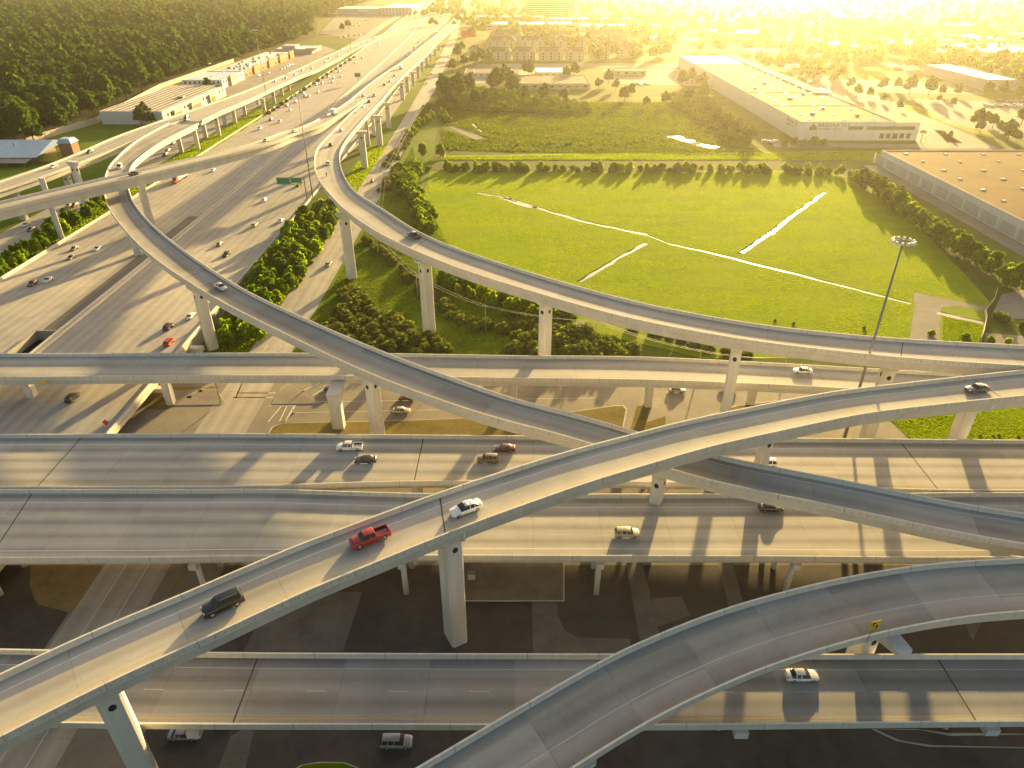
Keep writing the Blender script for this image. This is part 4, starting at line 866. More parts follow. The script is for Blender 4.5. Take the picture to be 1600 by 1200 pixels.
# palm in front of the warehouse office
pp = P(1438, 222); pl = thing('palm_tree', 'small palm at the right end of the lettered warehouse front', 'palm tree', (pp[0], pp[1], 0))
mb = MB(); mb.tube((0, 0, -.2), (.2, 0, 7), .3, .2, 7); mb.build('trunk', [M['bark']], pl)
mb = MB()
for i in range(26):
    a = i * 2.4; e = rnd.uniform(-.5, .9); ln = rnd.uniform(2.2, 3.2); p0 = Vector((.2, 0, 7)); d = Vector((math.cos(a), math.sin(a), 0)); s = Vector((-math.sin(a), math.cos(a), 0)) * .35
    p1 = p0 + d * ln * .55 + Vector((0, 0, e)); p2 = p0 + d * ln + Vector((0, 0, e - 1.2)); mb.face([p0 - s * .3, p0 + s * .3, p1 + s, p1 - s]); mb.face([p1 - s, p1 + s, p2 + s * .2, p2 - s * .2])
mb.build('crown', [M['leaf_palm']], pl)
# far green beyond: hazy woods on the horizon side
VA_, FA_ = [], []; nv = 0
for (cx, cy, wx, wy, n) in ((420, 1500, 260, 300, 170), (820, 1250, 420, 380, 260), (700, 2000, 900, 500, 380), (120, 1250, 130, 160, 60), (160, 1000, 60, 40, 14), (-20, 1700, 70, 400, 60), (330, 900, 40, 60, 10), (-170, 2300, 60, 500, 60), (470, 990, 90, 50, 26), (560, 840, 40, 60, 20), (520, 780, 30, 25, 12), (330, 800, 22, 12, 8), (450, 900, 160, 16, 34), (560, 1010, 190, 18, 36), (400, 1080, 140, 16, 30)):
    for _ in range(n):
        v, f = tpl[rnd.randrange(4)]; s = rnd.uniform(.9, 1.5); p = (cx + rnd.uniform(-wx, wx), cy + rnd.uniform(-wy, wy))
        VA_.append(v * s + np.array((p[0], p[1], -1))); FA_ += [tuple(i + nv for i in t) for t in f]; nv += len(v)
me = bpy.data.meshes.new('far_trees'); me.from_pydata(np.concatenate(VA_), [], FA_); me.materials.append(M['leaf_mid']); me.update()
tag(obj('far_trees', me), 'hazy mass of trees towards the bright horizon', 'wood', kind='stuff')

# ------------------------------------------------------------------ buildings
def bld(name, label, cat, x0, x1, y0, y1, h, wall, roof, parapet=.6, group=None, vents=0, vent_seed=0, clear=None):
    """flat-roofed hall: walls, sunk roof with its rooflights; returns the thing (origin at its near left corner)"""
    o = thing(name, label, cat, (x0, y0, 0), group=group); w, d = x1 - x0, y1 - y0
    mb = MB(); t = .35
    for a in ((0, w, 0, t), (0, w, d - t, d), (0, t, t, d - t), (w - t, w, t, d - t)): mb.box(*a, -.3, h)
    mb.build('wall', [M[wall]], o)
    mb = MB(); mb.box(t, w - t, t, d - t, h - parapet - .3, h - parapet); rf = mb.build('roof', [M[roof]], o)
    q = random.Random(vent_seed); n = 0; cols = max(1, int(math.sqrt(vents * w / max(d, 1)))) if vents else 0
    if vents:
        rows = max(1, vents // cols)
        for i in range(cols):
            for j in range(rows):
                x, y = (i + .5) * w / cols + q.uniform(-1.5, 1.5), (j + .5) * d / rows + q.uniform(-1.5, 1.5); z = h - parapet
                mb = MB(); a, b = q.choice(((1.1, .7), (1.5, .8), (.9, .9))); mb.prism([(x - a, y - b), (x + a, y - b), (x + a, y + b), (x - a, y + b)], z, z + .5, 0, [(x - a * .7, y - b * .7), (x + a * .7, y - b * .7), (x + a * .7, y + b * .7), (x - a * .7, y + b * .7)])
                mb.build('rooflight', [M['rooflight']], rf)
    return o
def win(o, x, z, w, h, y=-.02, name='window', mat='glass', frame='wall_grey'):
    mb = MB(); mb.box(x, x + w, y - .05, y + .1, z, z + h); f = mb.build(name, [M[frame]], o)
    mb = MB(); mb.box(x + .15, x + w - .15, y - .09, y - .052, z + .15, z + h - .15); mb.build('pane', [M[mat]], f)
def win_x(o, y, z, w, h, x, sgn, mat='glass', name='window', frame='wall_grey'):
    mb = MB(); mb.box(min(x, x + sgn * .06), max(x, x + sgn * .06), y, y + w, z, z + h); f = mb.build(name, [M[frame]], o)
    mb = MB(); mb.box(min(x + sgn * .062, x + sgn * .1), max(x + sgn * .062, x + sgn * .1), y + .15, y + w - .15, z + .15, z + h - .15); mb.build('pane', [M[mat]], f)
def text(body, o, loc, size, rot, mat='letter', name='lettering', ext=.03, sx=1.0, space=1.0):
    cu = bpy.data.curves.new(name, 'FONT'); cu.body = body; cu.size = size; cu.extrude = ext; cu.space_character = space
    tmp = bpy.data.objects.new('tmp', cu); col.objects.link(tmp); dg = bpy.context.evaluated_depsgraph_get(); dg.update()
    me = bpy.data.meshes.new_from_object(tmp.evaluated_get(dg)); bpy.data.objects.remove(tmp); me.materials.clear(); me.materials.append(M[mat])
    t = obj(name, me, o); t.location = loc; t.rotation_euler = rot; t.scale = (sx, 1, 1); return t
# long warehouse with the lettered front
AT = bld('warehouse', 'long pale warehouse with lettering on its front and a tan roof full of rooflights', 'warehouse', 197, 262, 500, 905, 12.5, 'wall_white', 'roof_tan', .7, vents=64, vent_seed=1)
mb = MB(); mb.box(65.36, 82, 0, 40, -.2, 11.6); wg = mb.build('office_wing', [M['wall_white']], AT)
mb = MB(); mb.box(65.8, 81.6, .5, 39.6, 11.61, 11.7); mb.build('roof', [M['roof_brown']], wg)
for x in (12, 25, 38, 51, 64): 
    mb = MB(); mb.box(x, x + .25, -.06, .0, .2, 12.3); mb.build('panel_joint', [M['wall_grey']], AT)
for x0, x1 in ((33.5, 43.5), (46, 79)):
    mb = MB(); mb.box(x0, x1, -.16, -.05, 7.0, 9.2); mb.build('window_band', [M['letter']], AT)
for i in range(5): win(AT, 56 + i * 4.6, 1.2, 3.2, 3.6, y=-.08, frame='wall_cream')
text('ARIZONA TILE', AT, (12.6, -.08, 8.9), 3.3, (R(90), 0, 0), sx=.9, space=1.12)
text('TILE   MARBLE   GRANITE', AT, (12.8, -.08, 7.0), 1.4, (R(90), 0, 0), sx=.95, space=1.05)
mb = MB(); mb.box(6.6, 11.6, -.1, -.04, 6.9, 9.0); mb.prism([(7.2, -.1), (11, -.1), (11, -.04), (7.2, -.04)], 9.0, 11.1, 0, [(8.9, -.1), (9.4, -.1), (9.4, -.04), (8.9, -.04)]); mb.build('emblem', [M['letter']], AT)
text('ARIZONA TILE', AT, (-.08, 26, 8.4), 3.2, (R(90), 0, R(-90)), sx=.9, space=1.12)
text('TILE   MARBLE   GRANITE', AT, (-.08, 25.6, 6.5), 1.35, (R(90), 0, R(-90)), sx=.95)
for y in (65, 130): 
    mb = MB(); mb.box(.4, 64.6, y, y + .5, 11.81, 12.1); mb.build('roof_seam', [M['roof_brown']], AT)
for x, y, a, b in ((18, 30, 3, 2), (34, 52, 2.4, 2), (24, 96, 3.5, 2.2), (44, 120, 2.5, 2.5), (30, 180, 3, 3), (48, 24, 2.2, 2), (12, 150, 3, 2)):
    mb = MB(); mb.box(x, x + a, y, y + b, 11.8, 13.1); mb.build('roof_unit', [M['steel']], AT)
mb = MB(); mb.box(55, 66, 120, 400, 11.9, 12.9); mb.build('roof_curb', [M['roof_brown']], AT)
mb = MB(); mb.box(2, 62, 330, 402, 11.85, 11.95); mb.build('white_roof', [M['roof_white']], AT)
mb = MB(); mb.box(66, 82, 150, 175, 0, 9); mb.build('loading_dock', [M['wall_white']], AT)
RW = bld('warehouse', 'low warehouse at the right edge with a tan roof and a long pale side wall', 'warehouse', 221.5, 330, 262, 430, 9, 'wall_white', 'roof_tan', .5, vents=48, vent_seed=2)
for y in range(8, 168, 14):
    mb = MB(); mb.box(-.1, -.01, y, y + 10.5, .8, 5.6); mb.build('loading_bay', [M['wall_grey']], RW)
    mb = MB(); mb.box(-.5, -.011, y + 11.5, y + 12.2, .2, 6); mb.build('buttress', [M['wall_white']], RW)
mb = MB(); mb.box(-9, -.6, 0, 168, .04, .08); mb.build('apron', [M['pave']], RW)
def small_hall(lbl, px0, px1, py, depth, h, wall, roof, vents=0, cat='building', name='industrial_building', parapet=.5, winrow=0, group=None):
    a, b = P(px0, py), P(px1, py); o = bld(name, lbl, cat, a[0], b[0], a[1], a[1] + depth, h, wall, roof, parapet, vents=vents, vent_seed=int(px0), group=group)
    for i in range(winrow): w = (b[0] - a[0]) / winrow; win(o, w * (i + .25), h * .35, w * .45, h * .3)
    return o
# left of the freeway
LW = bld('warehouse', 'pale warehouse with a ribbed grey roof left of the freeway', 'warehouse', -311, -264, 556, 690, 9.5, 'wall_white', 'roof_rib', .15)
for x in range(4, 46, 5):
    mb = MB(); mb.box(x, x + .35, .4, 133.6, 9.34, 9.52); mb.build('roof_rib', [M['roof_white']], LW)
for y, w in ((18, 15), (52, 20), (92, 14)):
    mb = MB(); mb.box(47.01, 48.6, y, y + w, 0, 7.2); p_ = mb.build('porch', [M['wall_cream']], LW)
    mb = MB(); mb.box(48.61, 48.7, y + 2, y + w - 2, .3, 4.6); mb.build('opening', [M['wall_brick']], p_)
for y in (8, 14, 40, 46, 80, 86, 118, 126): win_x(LW, y, 4.5, 3, 2.2, 47.0, 1)
mb = MB(); mb.box(34, 39, 60, 64, 9.5, 10.6); mb.build('roof_unit', [M['steel']], LW)
BR = thing('restaurant_building', 'low building with a pale blue sheet roof at the left picture edge', 'building', (-326, 434, 0))
mb = MB(); mb.box(-30, 34, 2, 26, -.2, 4.2); mb.build('wall', [M['wall_brick']], BR)
mb = MB(); mb.face([(-34, -2, 4.0), (38, -2, 4.0), (33, 28, 8.4), (-34, 28, 8.4)]); mb.face([(-34, 28, 8.4), (33, 28, 8.4), (38, 34, 7), (-34, 34, 7)]); mb.face([(38, -2, 4.0), (38, 34, 7), (33, 28, 8.4)]); mb.build('roof', [M['roof_blue']], BR)
for x in (-22, -4, 14):
    mb = MB(); mb.tube((x, 18, 6.8), (x, 18, 8.6), .5, .5, 8); mb.build('roof_vent', [M['steel']], BR)
for i in range(9): win(BR, -28 + i * 6.8, .9, 3.6, 2.4, y=1.98, mat='glass', frame='wall_cream')
mb = MB(); mb.face([(-34, -10, 2.7), (36, -10, 2.7), (36, -2.3, 3.6), (-34, -2.3, 3.6)]); mb.build('canopy', [M['roof_rib']], BR)
for x in (-30, -12, 6, 24, 35):
    mb = MB(); mb.tube((x, -9.7, 0), (x, -9.7, 2.7), .15, .15, 6); mb.build('canopy_post', [M['steel']], BR)
YB = thing('play_tower', 'small yellow and terracotta tower with a blue cap beside the pale blue roof', 'tower', (-282, 448, 0))
mb = MB(); mb.prism([(0, 0), (8, 0), (8, 8), (0, 8)], -.2, 9); mb.build('wall', [M['wall_brick']], YB)
mb = MB(); mb.prism([(-.6, -.6), (8.6, -.6), (8.6, 8.6), (-.6, 8.6)], 9, 11.5, 0, [(1, 1), (7, 1), (7, 7), (1, 7)]); mb.build('roof', [M['roof_blue']], YB)
mb = MB(); mb.box(-.05, 8.05, -.08, -.01, 5.6, 8.4); mb.build('panel', [M['wall_brick']], YB)
mb = MB(); mb.prism([(-12, -9), (2, -9), (2, -1), (-12, -1)], -.2, 4.5, 0, [(-10, -7), (1, -7), (1, -1), (-10, -1)]); mb.build('porch', [M['wall_yellow']], YB)
OF = bld('office_building', 'two-storey white office with a row of dark windows beyond the ribbed roof', 'office', -322, -283, 735, 800, 8, 'wall_white', 'roof_white', .5, vents=6)
for i in range(8):
    win(OF, 2 + i * 4.6, 4.4, 2.4, 2.2)
for i in range(8): win_x(OF, 3 + i * 7.5, 4.4, 3, 2.2, 39, 1)
mb = MB(); mb.box(39.01, 41, 20, 34, -.2, 9.6); mb.build('entrance_tower', [M['wall_cream']], OF)
OS = bld('shop_row', 'row of shops with an orange front and pale roof units left of the freeway', 'shops', -322, -287, 812, 1010, 6.5, 'wall_orange', 'roof_white', .5)
q_ = random.Random(4)
for i in range(26):
    x, y = q_.uniform(4, 30), q_.uniform(6, 190); mb = MB(); mb.box(x, x + 2.4, y, y + 2.4, 6.0, 7.6); mb.build('roof_unit', [M['steel']], OS)
for y in (30, 85, 130, 175):
    mb = MB(); mb.box(35.01, 36.6, y, y + 18, -.2, 8.6); mb.build('shop_gable', [M['wall_orange']], OS)
for y in range(4, 190, 12): win_x(OS, y, .6, 6, 2.6, 35.0, 1)
GS = bld('petrol_station', 'grey station building with a raised pale roof canopy near the orange shops', 'building', -322, -272, 1045, 1100, 6, 'wall_grey', 'roof_white', .4, vents=3)
mb = MB(); mb.box(8, 26, 8, 30, 6, 9.5); mb.build('roof_tower', [M['wall_grey']], GS)
mb = MB(); mb.box(40, 56, 6, 28, 5.2, 6.6); cn = mb.build('canopy', [M['wall_cream']], GS)
for x, y in ((42, 8), (54, 8), (42, 26), (54, 26)):
    mb = MB(); mb.tube((x, y, 0), (x, y, 5.2), .3, .3, 6); mb.build('canopy_post', [M['steel']], cn)
BX = bld('store', 'broad grey store with a pale wall sign far up left of the freeway', 'store', -420, -320, 1900, 2020, 14, 'wall_grey', 'roof_white', .8)
mb = MB(); mb.box(52, 76, -.3, -.05, 7, 11.5); mb.build('sign_panel', [M['wall_white']], BX)
for x in range(103, 200, 14): pass
CB = bld('store', 'row of pale ribbed store fronts far up beside the freeway', 'store', -318, -240, 1900, 2150, 16, 'wall_cream', 'roof_white', .8)
for x in range(4, 78, 8):
    mb = MB(); mb.box(x, x + 2, -.9, -.01, -.2, 16.5); mb.build('pilaster', [M['wall_white']], CB)
small_hall('tiny white hut with a gable near the end of the noise wall', 318, 326, 100, 10, 5, 'wall_white', 'roof_white', name='hut', cat='hut')
NW = thing('noise_wall', 'long pale panelled noise wall between the dark wood and the left warehouse', 'wall', (-330, 700, 0))
wp = [P(33, 228), P(100, 208), P(158, 191)]; wq = [np.array((-319, 566, 0)), np.array((-330, 640, 0)), np.array((-344, 735, 0)), np.array((-346, 950, 0))]
allp = resample(np.array([[p[0], p[1], 0] for p in wp + wq]), 6.0); mb = MB(); ms = MB(); mc = MB()
for a, b in zip(allp[:-1], allp[1:]):
    d = (b - a) / np.linalg.norm(b - a); n_ = np.array((-d[1], d[0], 0)) * .12; A, B = a + d * .2, b - d * .05
    pr = [tuple((A - n_)[:2]), tuple((B - n_)[:2]), tuple((B + n_)[:2]), tuple((A + n_)[:2])]; mb.prism(pr, -.3, 4.3)
    n2 = n_ * 1.8; pr = [tuple((a - n2 - d * .2)[:2]), tuple((a - n2 + d * .2)[:2]), tuple((a + n2 + d * .2)[:2]), tuple((a + n2 - d * .2)[:2])]; ms.prism(pr, -.3, 4.7)
for nm, m2 in (('panels', mb), ('posts', ms)):
    o = m2.build('wall_panel' if nm == 'panels' else 'post', [M['wall_cream']], NW); o.location = -Vector(NW.location)
    o['kind'] = 'stuff'
# beyond the meadow
small_hall('brown flat-roofed building with many pale roof units behind the meadow', 803, 922, 140, 62, 5.5, 'wall_cream', 'roof_brown', vents=14, winrow=9)
small_hall('pale square-roofed building between two broad trees behind the meadow', 838, 882, 122, 40, 6, 'wall_white', 'roof_white', vents=2, winrow=4)
small_hall('long low building with a pale blue front beside the frontage road', 726, 810, 121, 40, 4.5, 'roof_blue', 'roof_brown', vents=8, winrow=8)
small_hall('low pale shed among the hazy lots left of the long warehouse', 960, 1010, 118, 25, 5, 'wall_cream', 'roof_tan', winrow=4)
TW = small_hall('pale seven-storey office block with window bands at the top of the picture', 822, 898, 24, 45, 34, 'wall_cream', 'roof_white')
w_ = P(898, 24)[0] - P(822, 24)[0]
for i in range(7):
    mb = MB(); mb.box(1.5, w_ - 1.5, -.25, -.02, 2 + i * 4.5, 4.2 + i * 4.5); mb.build('window_band', [M['glass']], TW)
for lbl, a, b, py, d, h, wl2, rf2 in (('long white-roofed shed beyond the apartments, left', 750, 905, 45, 70, 8, 'wall_cream', 'roof_white'), ('long white-roofed shed beyond the apartments, right', 908, 1048, 48, 60, 8, 'wall_cream', 'roof_white'),
        ('thin pale shed behind the white-roofed sheds, left', 745, 850, 32, 50, 8, 'wall_cream', 'roof_white'), ('thin pale shed behind the white-roofed sheds, middle', 858, 922, 36, 50, 8, 'wall_cream', 'roof_white'), ('thin pale shed behind the white-roofed sheds, right', 930, 995, 36, 50, 8, 'wall_cream', 'roof_white'),
        ('grey hall with a white roof along the road at far right', 1480, 1588, 136, 0, 11, 'wall_grey', 'roof_white'), ('pale hall high up at the right picture edge', 1540, 1640, 98, 120, 12, 'wall_white', 'roof_white'), ('pale hall left of the hall at the right picture edge', 1525, 1570, 75, 80, 12, 'wall_white', 'roof_white'),
        ('long cream hall half lost in the haze at upper right', 1460, 1555, 76, 60, 10, 'wall_cream', 'roof_tan'), ('small cream hall below the long cream hall at upper right', 1450, 1520, 92, 40, 8, 'wall_cream', 'roof_white'), ('glaring white-roofed hall in the haze near the sun', 1120, 1200, 62, 70, 10, 'wall_cream', 'roof_white'),
        ('pale hall lost in the haze right of the sun glare', 1340, 1365, 90, 40, 12, 'wall_white', 'roof_white'), ('pale low hall lost in the haze above the lawn', 1300, 1330, 82, 40, 10, 'wall_white', 'roof_white')):
    if d == 0:
        bld('industrial_building', lbl, 'building', 455, 484, 722, 840, 10, wl2, rf2, .3, vents=8)
    else: small_hall(lbl, a, b, py, d, h, wl2, rf2, vents=6, winrow=6)
for i, (a, b, py, d, h) in enumerate(((1095, 1150, 40, 50, 8), (1165, 1230, 34, 40, 9), (1250, 1300, 44, 40, 8), (1320, 1390, 34, 60, 9), (1410, 1470, 46, 50, 9), (1490, 1560, 50, 60, 10), (1395, 1440, 78, 30, 8), (1575, 1640, 128, 40, 8), (1230, 1262, 80, 30, 7), (1010, 1060, 66, 30, 7), (1000, 1075, 30, 50, 9), (1590, 1660, 66, 60, 10))):
    small_hall(('pale low hall', 'cream low hall', 'long low hall', 'small square hall')[i % 4] + ' in the hazy district, ' + ('under the sun glare, nearer the middle', 'second under the sun glare', 'right of the sun glare near the skyline', 'near the skyline above the lawn', 'near the skyline above the street trees', 'near the skyline at far right', 'just above the right end of the lawn', 'at the right edge above the car park', 'directly behind the long warehouse', 'left of the long warehouse roof end', 'near the skyline left of the glare', 'at the right edge near the skyline')[i], a, b, py, d, h, ('wall_white', 'wall_cream', 'wall_grey')[i % 3], ('roof_white', 'roof_tan', 'roof_rib')[i % 3], vents=5, winrow=5)
# apartment blocks: gabled, in rows
def apartment(px0, px1, py, h, lbl, group=None):
    a, b = P(px0, py), P(px1, py); w = b[0] - a[0]; d = 16; o = thing('apartment_block', lbl, 'apartments', (a[0], a[1], 0), group=group)
    mb = MB(); mb.box(0, w, 0, d, -.2, h); mb.build('wall', [M['wall_cream']], o)
    mb = MB(); mb.face([(-.6, -.6, h), (w + .6, -.6, h), (w - 4, d / 2, h + 5), (4, d / 2, h + 5)]); mb.face([(w + .6, d + .6, h), (-.6, d + .6, h), (4, d / 2, h + 5), (w - 4, d / 2, h + 5)]); mb.face([(-.6, d + .6, h), (-.6, -.6, h), (4, d / 2, h + 5)]); mb.face([(w + .6, -.6, h), (w + .6, d + .6, h), (w - 4, d / 2, h + 5)]); mb.face([(-.6, -.6, h - .01), (w + .6, -.6, h - .01), (w + .6, d + .6, h - .01), (-.6, d + .6, h - .01)]); mb.build('roof', [M['roof_brown']], o)
    n = max(2, int(w / 9))
    for i in range(n):
        x = w * (i + .5) / n
        if i % 2 == 0:
            mb = MB(); mb.prism([(x - 3.2, -1.6), (x + 3.2, -1.6), (x + 3.2, -.01), (x - 3.2, -.01)], -.2, h + .3); mb.face([(x - 3.2, -1.6, h + .3), (x + 3.2, -1.6, h + .3), (x, -1.6, h + 3)]); mb.face([(x - 3.2, -1.6, h + .3), (x, -1.6, h + 3), (x, 5, h + 3), (x - 3.2, 2, h + .3)]); mb.face([(x + 3.2, -1.6, h + .3), (x, -1.6, h + 3), (x, 5, h + 3), (x + 3.2, 2, h + .3)]); mb.build('gable_bay', [M['wall_cream']], o)
        for zz in (1, 4.2, 7.4): win(o, x - 1.1, zz, 2.2, 1.8, y=-1.62 if i % 2 == 0 else -.02, frame='wall_white')
for px0, px1, py, lb in ((733, 752, 92, 'apartment block nearest the frontage road, left end of the front row'), (758, 798, 95, 'long gabled apartment block in the front row, left'), (802, 836, 95, 'gabled apartment block in the front row, second from left'), (842, 880, 95, 'gabled apartment block in the front row, middle'), (884, 912, 95, 'gabled apartment block in the front row, right of middle'), (930, 952, 93, 'apartment block standing apart at the right of the front row'), (965, 1000, 90, 'hazy apartment block at the far right of the front row'),
                         (760, 805, 76, 'apartment block of the second row, left'), (815, 860, 76, 'apartment block of the second row, middle'), (870, 915, 76, 'apartment block of the second row, right'), (930, 980, 76, 'hazy apartment block of the second row, far right'), (765, 815, 66, 'apartment block of the rear row, left'), (830, 900, 66, 'apartment block of the rear row, middle'), (915, 975, 64, 'hazy apartment block of the rear row, right')):
    apartment(px0, px1, py, 10.5, lb)

# ------------------------------------------------------------------ masts, poles, signs, signals
def mast(px, py, h, lbl, r=.42, lamps=12, zb=0):
    p = P(px, py, zb); o = thing('high_mast_light', lbl, 'light mast', (p[0], p[1], zb))
    mb = MB(); mb.tube((0, 0, -.3), (0, 0, h), r, r * .42, 10); mb.build('pole', [M['steel']], o, True)
    mb = MB(); n = 24; rr = 1.7
    for i in range(n):
        a, b = 2 * math.pi * i / n, 2 * math.pi * (i + 1) / n; mb.tube((rr * math.cos(a), rr * math.sin(a), h - .3), (rr * math.cos(b), rr * math.sin(b), h - .3), .1, .1, 5, caps=False)
    for a in range(4): mb.tube((0, 0, h - .1), (rr * math.cos(a * 1.571), rr * math.sin(a * 1.571), h - .3), .07, .07, 5)
    rg = mb.build('lamp_ring', [M['steel']], o)
    for i in range(lamps):
        a = 2 * math.pi * i / lamps; x, y = 2.15 * math.cos(a), 2.15 * math.sin(a); mb = MB(); mb.tube((x, y, h - .65), (x, y, h - .1), .42, .22, 8); mb.build('lamp', [M['lamp_white']], rg)
def mast_h(px_top, py_top, px, py, zb=0):
    p = P(px, py, zb); d = p[1] * _c + (H_CAM - zb) * _s
    lo, hi = 5, 80
    for _ in range(40):
        m = (lo + hi) / 2; z = zb + m; y = 600 - F_PX * ((-(H_CAM - z) * _c + p[1] * _s) / (p[1] * _c + (H_CAM - z) * _s))
        if y > py_top: lo = m
        else: hi = m
    return lo
for tx, ty, bx, by, lb, r_ in ((1406, 374, 1311, 712, 'tall light mast with a ring of lamps rising in front of the green field', .42), (464, 148, 489, 310, 'tall light mast between the freeway and the slim high flyover', .32), (401, 46, 420, 172, 'tall light mast left of the freeway beside the merged connector bridge', .32), (541, 8, 549, 88, 'light mast far up on the left freeway bank', .35)):
    mast(bx, by, mast_h(tx, ty, bx, by), lb, r_)
p = P(440, 160); mast(452, 140, 14, 'short light mast whose lamps show just over the left freeway bank', .3)
def poles(tops, h, lbl, grp, arm=True):
    """wooden poles with cross-arms, wires slung between them"""
    pts = []
    for (px, py) in tops:
        p = P(px, py, h); o = thing('utility_pole', lbl, 'utility pole', (p[0], p[1], 0), group=grp); pts.append(p)
        mb = MB(); mb.tube((0, 0, -.3), (0, 0, h), .19, .12, 7); mb.build('pole', [M['wood']], o, True)
        mb = MB(); mb.box(-1.1, 1.1, -.07, .07, h - .7, h - .55); mb.build('cross_arm', [M['wood']], o)
    return pts
def wires(pts, offs, lbl, r=.045, h0=0, sag=.9):
    for k_, (dx, dz) in enumerate(offs):
        mb = MB()
        for a, b in zip(pts[:-1], pts[1:]):
            prev = None
            for t in np.linspace(0, 1, 9):
                q = np.array(a) * (1 - t) + np.array(b) * t + np.array((dx, 0, dz - sag * 4 * t * (1 - t)))
                if prev is not None: mb.tube(prev, q, r, r, 4, caps=False)
                prev = q
        tag(mb.build('overhead_wire', [M['wire']]), lbl[k_] if isinstance(lbl, (list, tuple)) else lbl, 'wire', 'overhead wires')
t1 = poles([(600, 268), (628, 217), (647, 181), (671, 149), (683, 126), (699, 98), (712, 78)], 9.5, 'thin wooden pole in the line along the right frontage road', 'poles along the frontage road')
wires(t1, [(-1, -.5), (1, -.5), (0, -2)], ['upper left wire of the line along the right frontage road', 'upper right wire of the line along the right frontage road', 'lower wire of the line along the right frontage road'], .06)
t2 = poles([(588, 366), (650, 428), (758, 476), (932, 500), (1096, 546), (1230, 556)], 9.5, 'thin wooden pole in the line under the curved high flyover', 'poles under the curved flyover')
wires([t1[0]] + t2, [(-.9, -.5), (.9, -.5)], ['nearer wire of the line under the curved high flyover', 'farther wire of the line under the curved high flyover'], .05)
p = P(905, 527); lt = thing('lattice_rack', 'small pale lattice frame standing in the grass beside the olive shrubs', 'frame', (p[0], p[1], 0))
mb = MB()
for x in (-1.2, 1.2):
    for y in (-.8, .8): mb.tube((x, y, 0), (x, y, 5.2), .09, .09, 5)
mb.build('upright', [M['steel']], lt)
for z in (.9, 2.6, 4.3, 5.1):
    mb = MB(); mb.tube((-1.2, -.8, z), (1.2, -.8, z), .07, .07, 5); mb.tube((-1.2, .8, z), (1.2, .8, z), .07, .07, 5); mb.tube((-1.2, -.8, z), (-1.2, .8, z), .07, .07, 5); mb.tube((1.2, -.8, z), (1.2, .8, z), .07, .07, 5); mb.build('rung', [M['steel']], lt)
# overhead sign near the mast: two green boards and a yellow strip on a single-post cantilever
p = P(478, 305, 0); z_ = 9.2; gs = thing('gantry_sign', 'two green road-sign boards with a yellow strip in front of the tall mast', 'road sign', (-106.5, p[1] - 6, 0))
mb = MB(); mb.tube((0, 0, 0), (0, 0, 10.5), .3, .25, 8); mb.tube((0, 0, 8.2), (-14.5, 0, 8.2), .16, .16, 6); mb.tube((0, 0, 9.6), (-14.5, 0, 9.6), .16, .16, 6); mb.build('post', [M['steel']], gs)
for x0, x1, z0, z1, mm in ((-14, -7.2, 7.2, 10.9, 'sign_green'), (-6.9, -1.2, 8.0, 10.9, 'sign_green'), (-6.9, -1.2, 7.1, 7.9, 'sign_yellow')):
    mb = MB(); mb.box(x0, x1, -.45, -.3, z0, z1); b_ = mb.build('sign_board', [M[mm]], gs)
    mb = MB(); t = .12
    for q in ((x0 + .15, x1 - .15, z0 + .15, z0 + .15 + t), (x0 + .15, x1 - .15, z1 - .15 - t, z1 - .15)): mb.box(q[0], q[1], -.49, -.452, q[2], q[3])
    mb.build('border', [M['white_line']], b_)
p = P(548, 128, 0); g2 = thing('gantry_sign', 'lone small green road-sign board over the far freeway', 'road sign', (fw(-149, p[1])[0] - .5, p[1] - 6, .2))
mb = MB(); mb.tube((0, 0, 0), (0, 0, 7), .25, .25, 6); mb.build('post', [M['steel']], g2)
mb = MB(); mb.box(-3, 3, -.4, -.2, 5.2, 9.2); b_ = mb.build('sign_board', [M['sign_green']], g2)
mb = MB(); mb.box(-2.7, 2.7, -.44, -.402, 8.7, 8.9); mb.box(-2.7, 2.7, -.44, -.402, 5.5, 5.7); mb.build('border', [M['white_line']], b_)
p = P(733, 64, 0); g3 = thing('billboard', 'red board on posts beside the far frontage road', 'billboard', (p[0], p[1], 0))
mb = MB(); mb.box(-12, 11, -.3, .3, 6, 15); mb.build('board', [M['sign_red']], g3)
mb = MB(); mb.tube((-9, 0, -.2), (-9, 0, 6), .5, .5, 6); mb.tube((8, 0, -.2), (8, 0, 6), .5, .5, 6); mb.build('post', [M['steel']], g3)
p = P(345, 152, 0); g4 = thing('pylon_sign', 'red shop sign on a pole by the white office', 'sign', (p[0], p[1], 0))
mb = MB(); mb.box(-3.2, 3.2, -.3, .3, 7.2, 10.4); mb.build('board', [M['sign_red']], g4); mb = MB(); mb.tube((0, 0, -.2), (0, 0, 7.2), .3, .3, 6); mb.build('post', [M['steel']], g4)
# yellow warning sign on the nearest ramp's parapet
cc, tt, i_ = VD.at(1360, 1003); zz = VD.C[i_, 2]; e_ = np.array(VD.pt(i_, VD.W[i_] + .12, 1.0)); ys_ = thing('warning_sign', 'small yellow warning sign with black arrows on the parapet of the nearest ramp', 'road sign', tuple(e_), math.atan2(tt[1], tt[0]))
mb = MB(); mb.tube((0, 0, -1.2), (.35, 0, 2.6), .06, .06, 6); mb.build('post', [M['steel']], ys_)
mb = MB(); mb.box(-.5, 1.1, -.12, -.06, 1.5, 3.3); bd = mb.build('board', [M['sign_yellow']], ys_); mb = MB()
for ox, oz in ((-.12, 2.45), (.52, 1.75)):
    mb.box(ox, ox + .16, -.16, -.122, oz - .2, oz + .42); mb.prism([(ox - .16, -.16), (ox + .32, -.16), (ox + .32, -.122), (ox - .16, -.122)], oz + .42, oz + .78, 0, [(ox + .07, -.16), (ox + .09, -.16), (ox + .09, -.122), (ox + .07, -.122)])
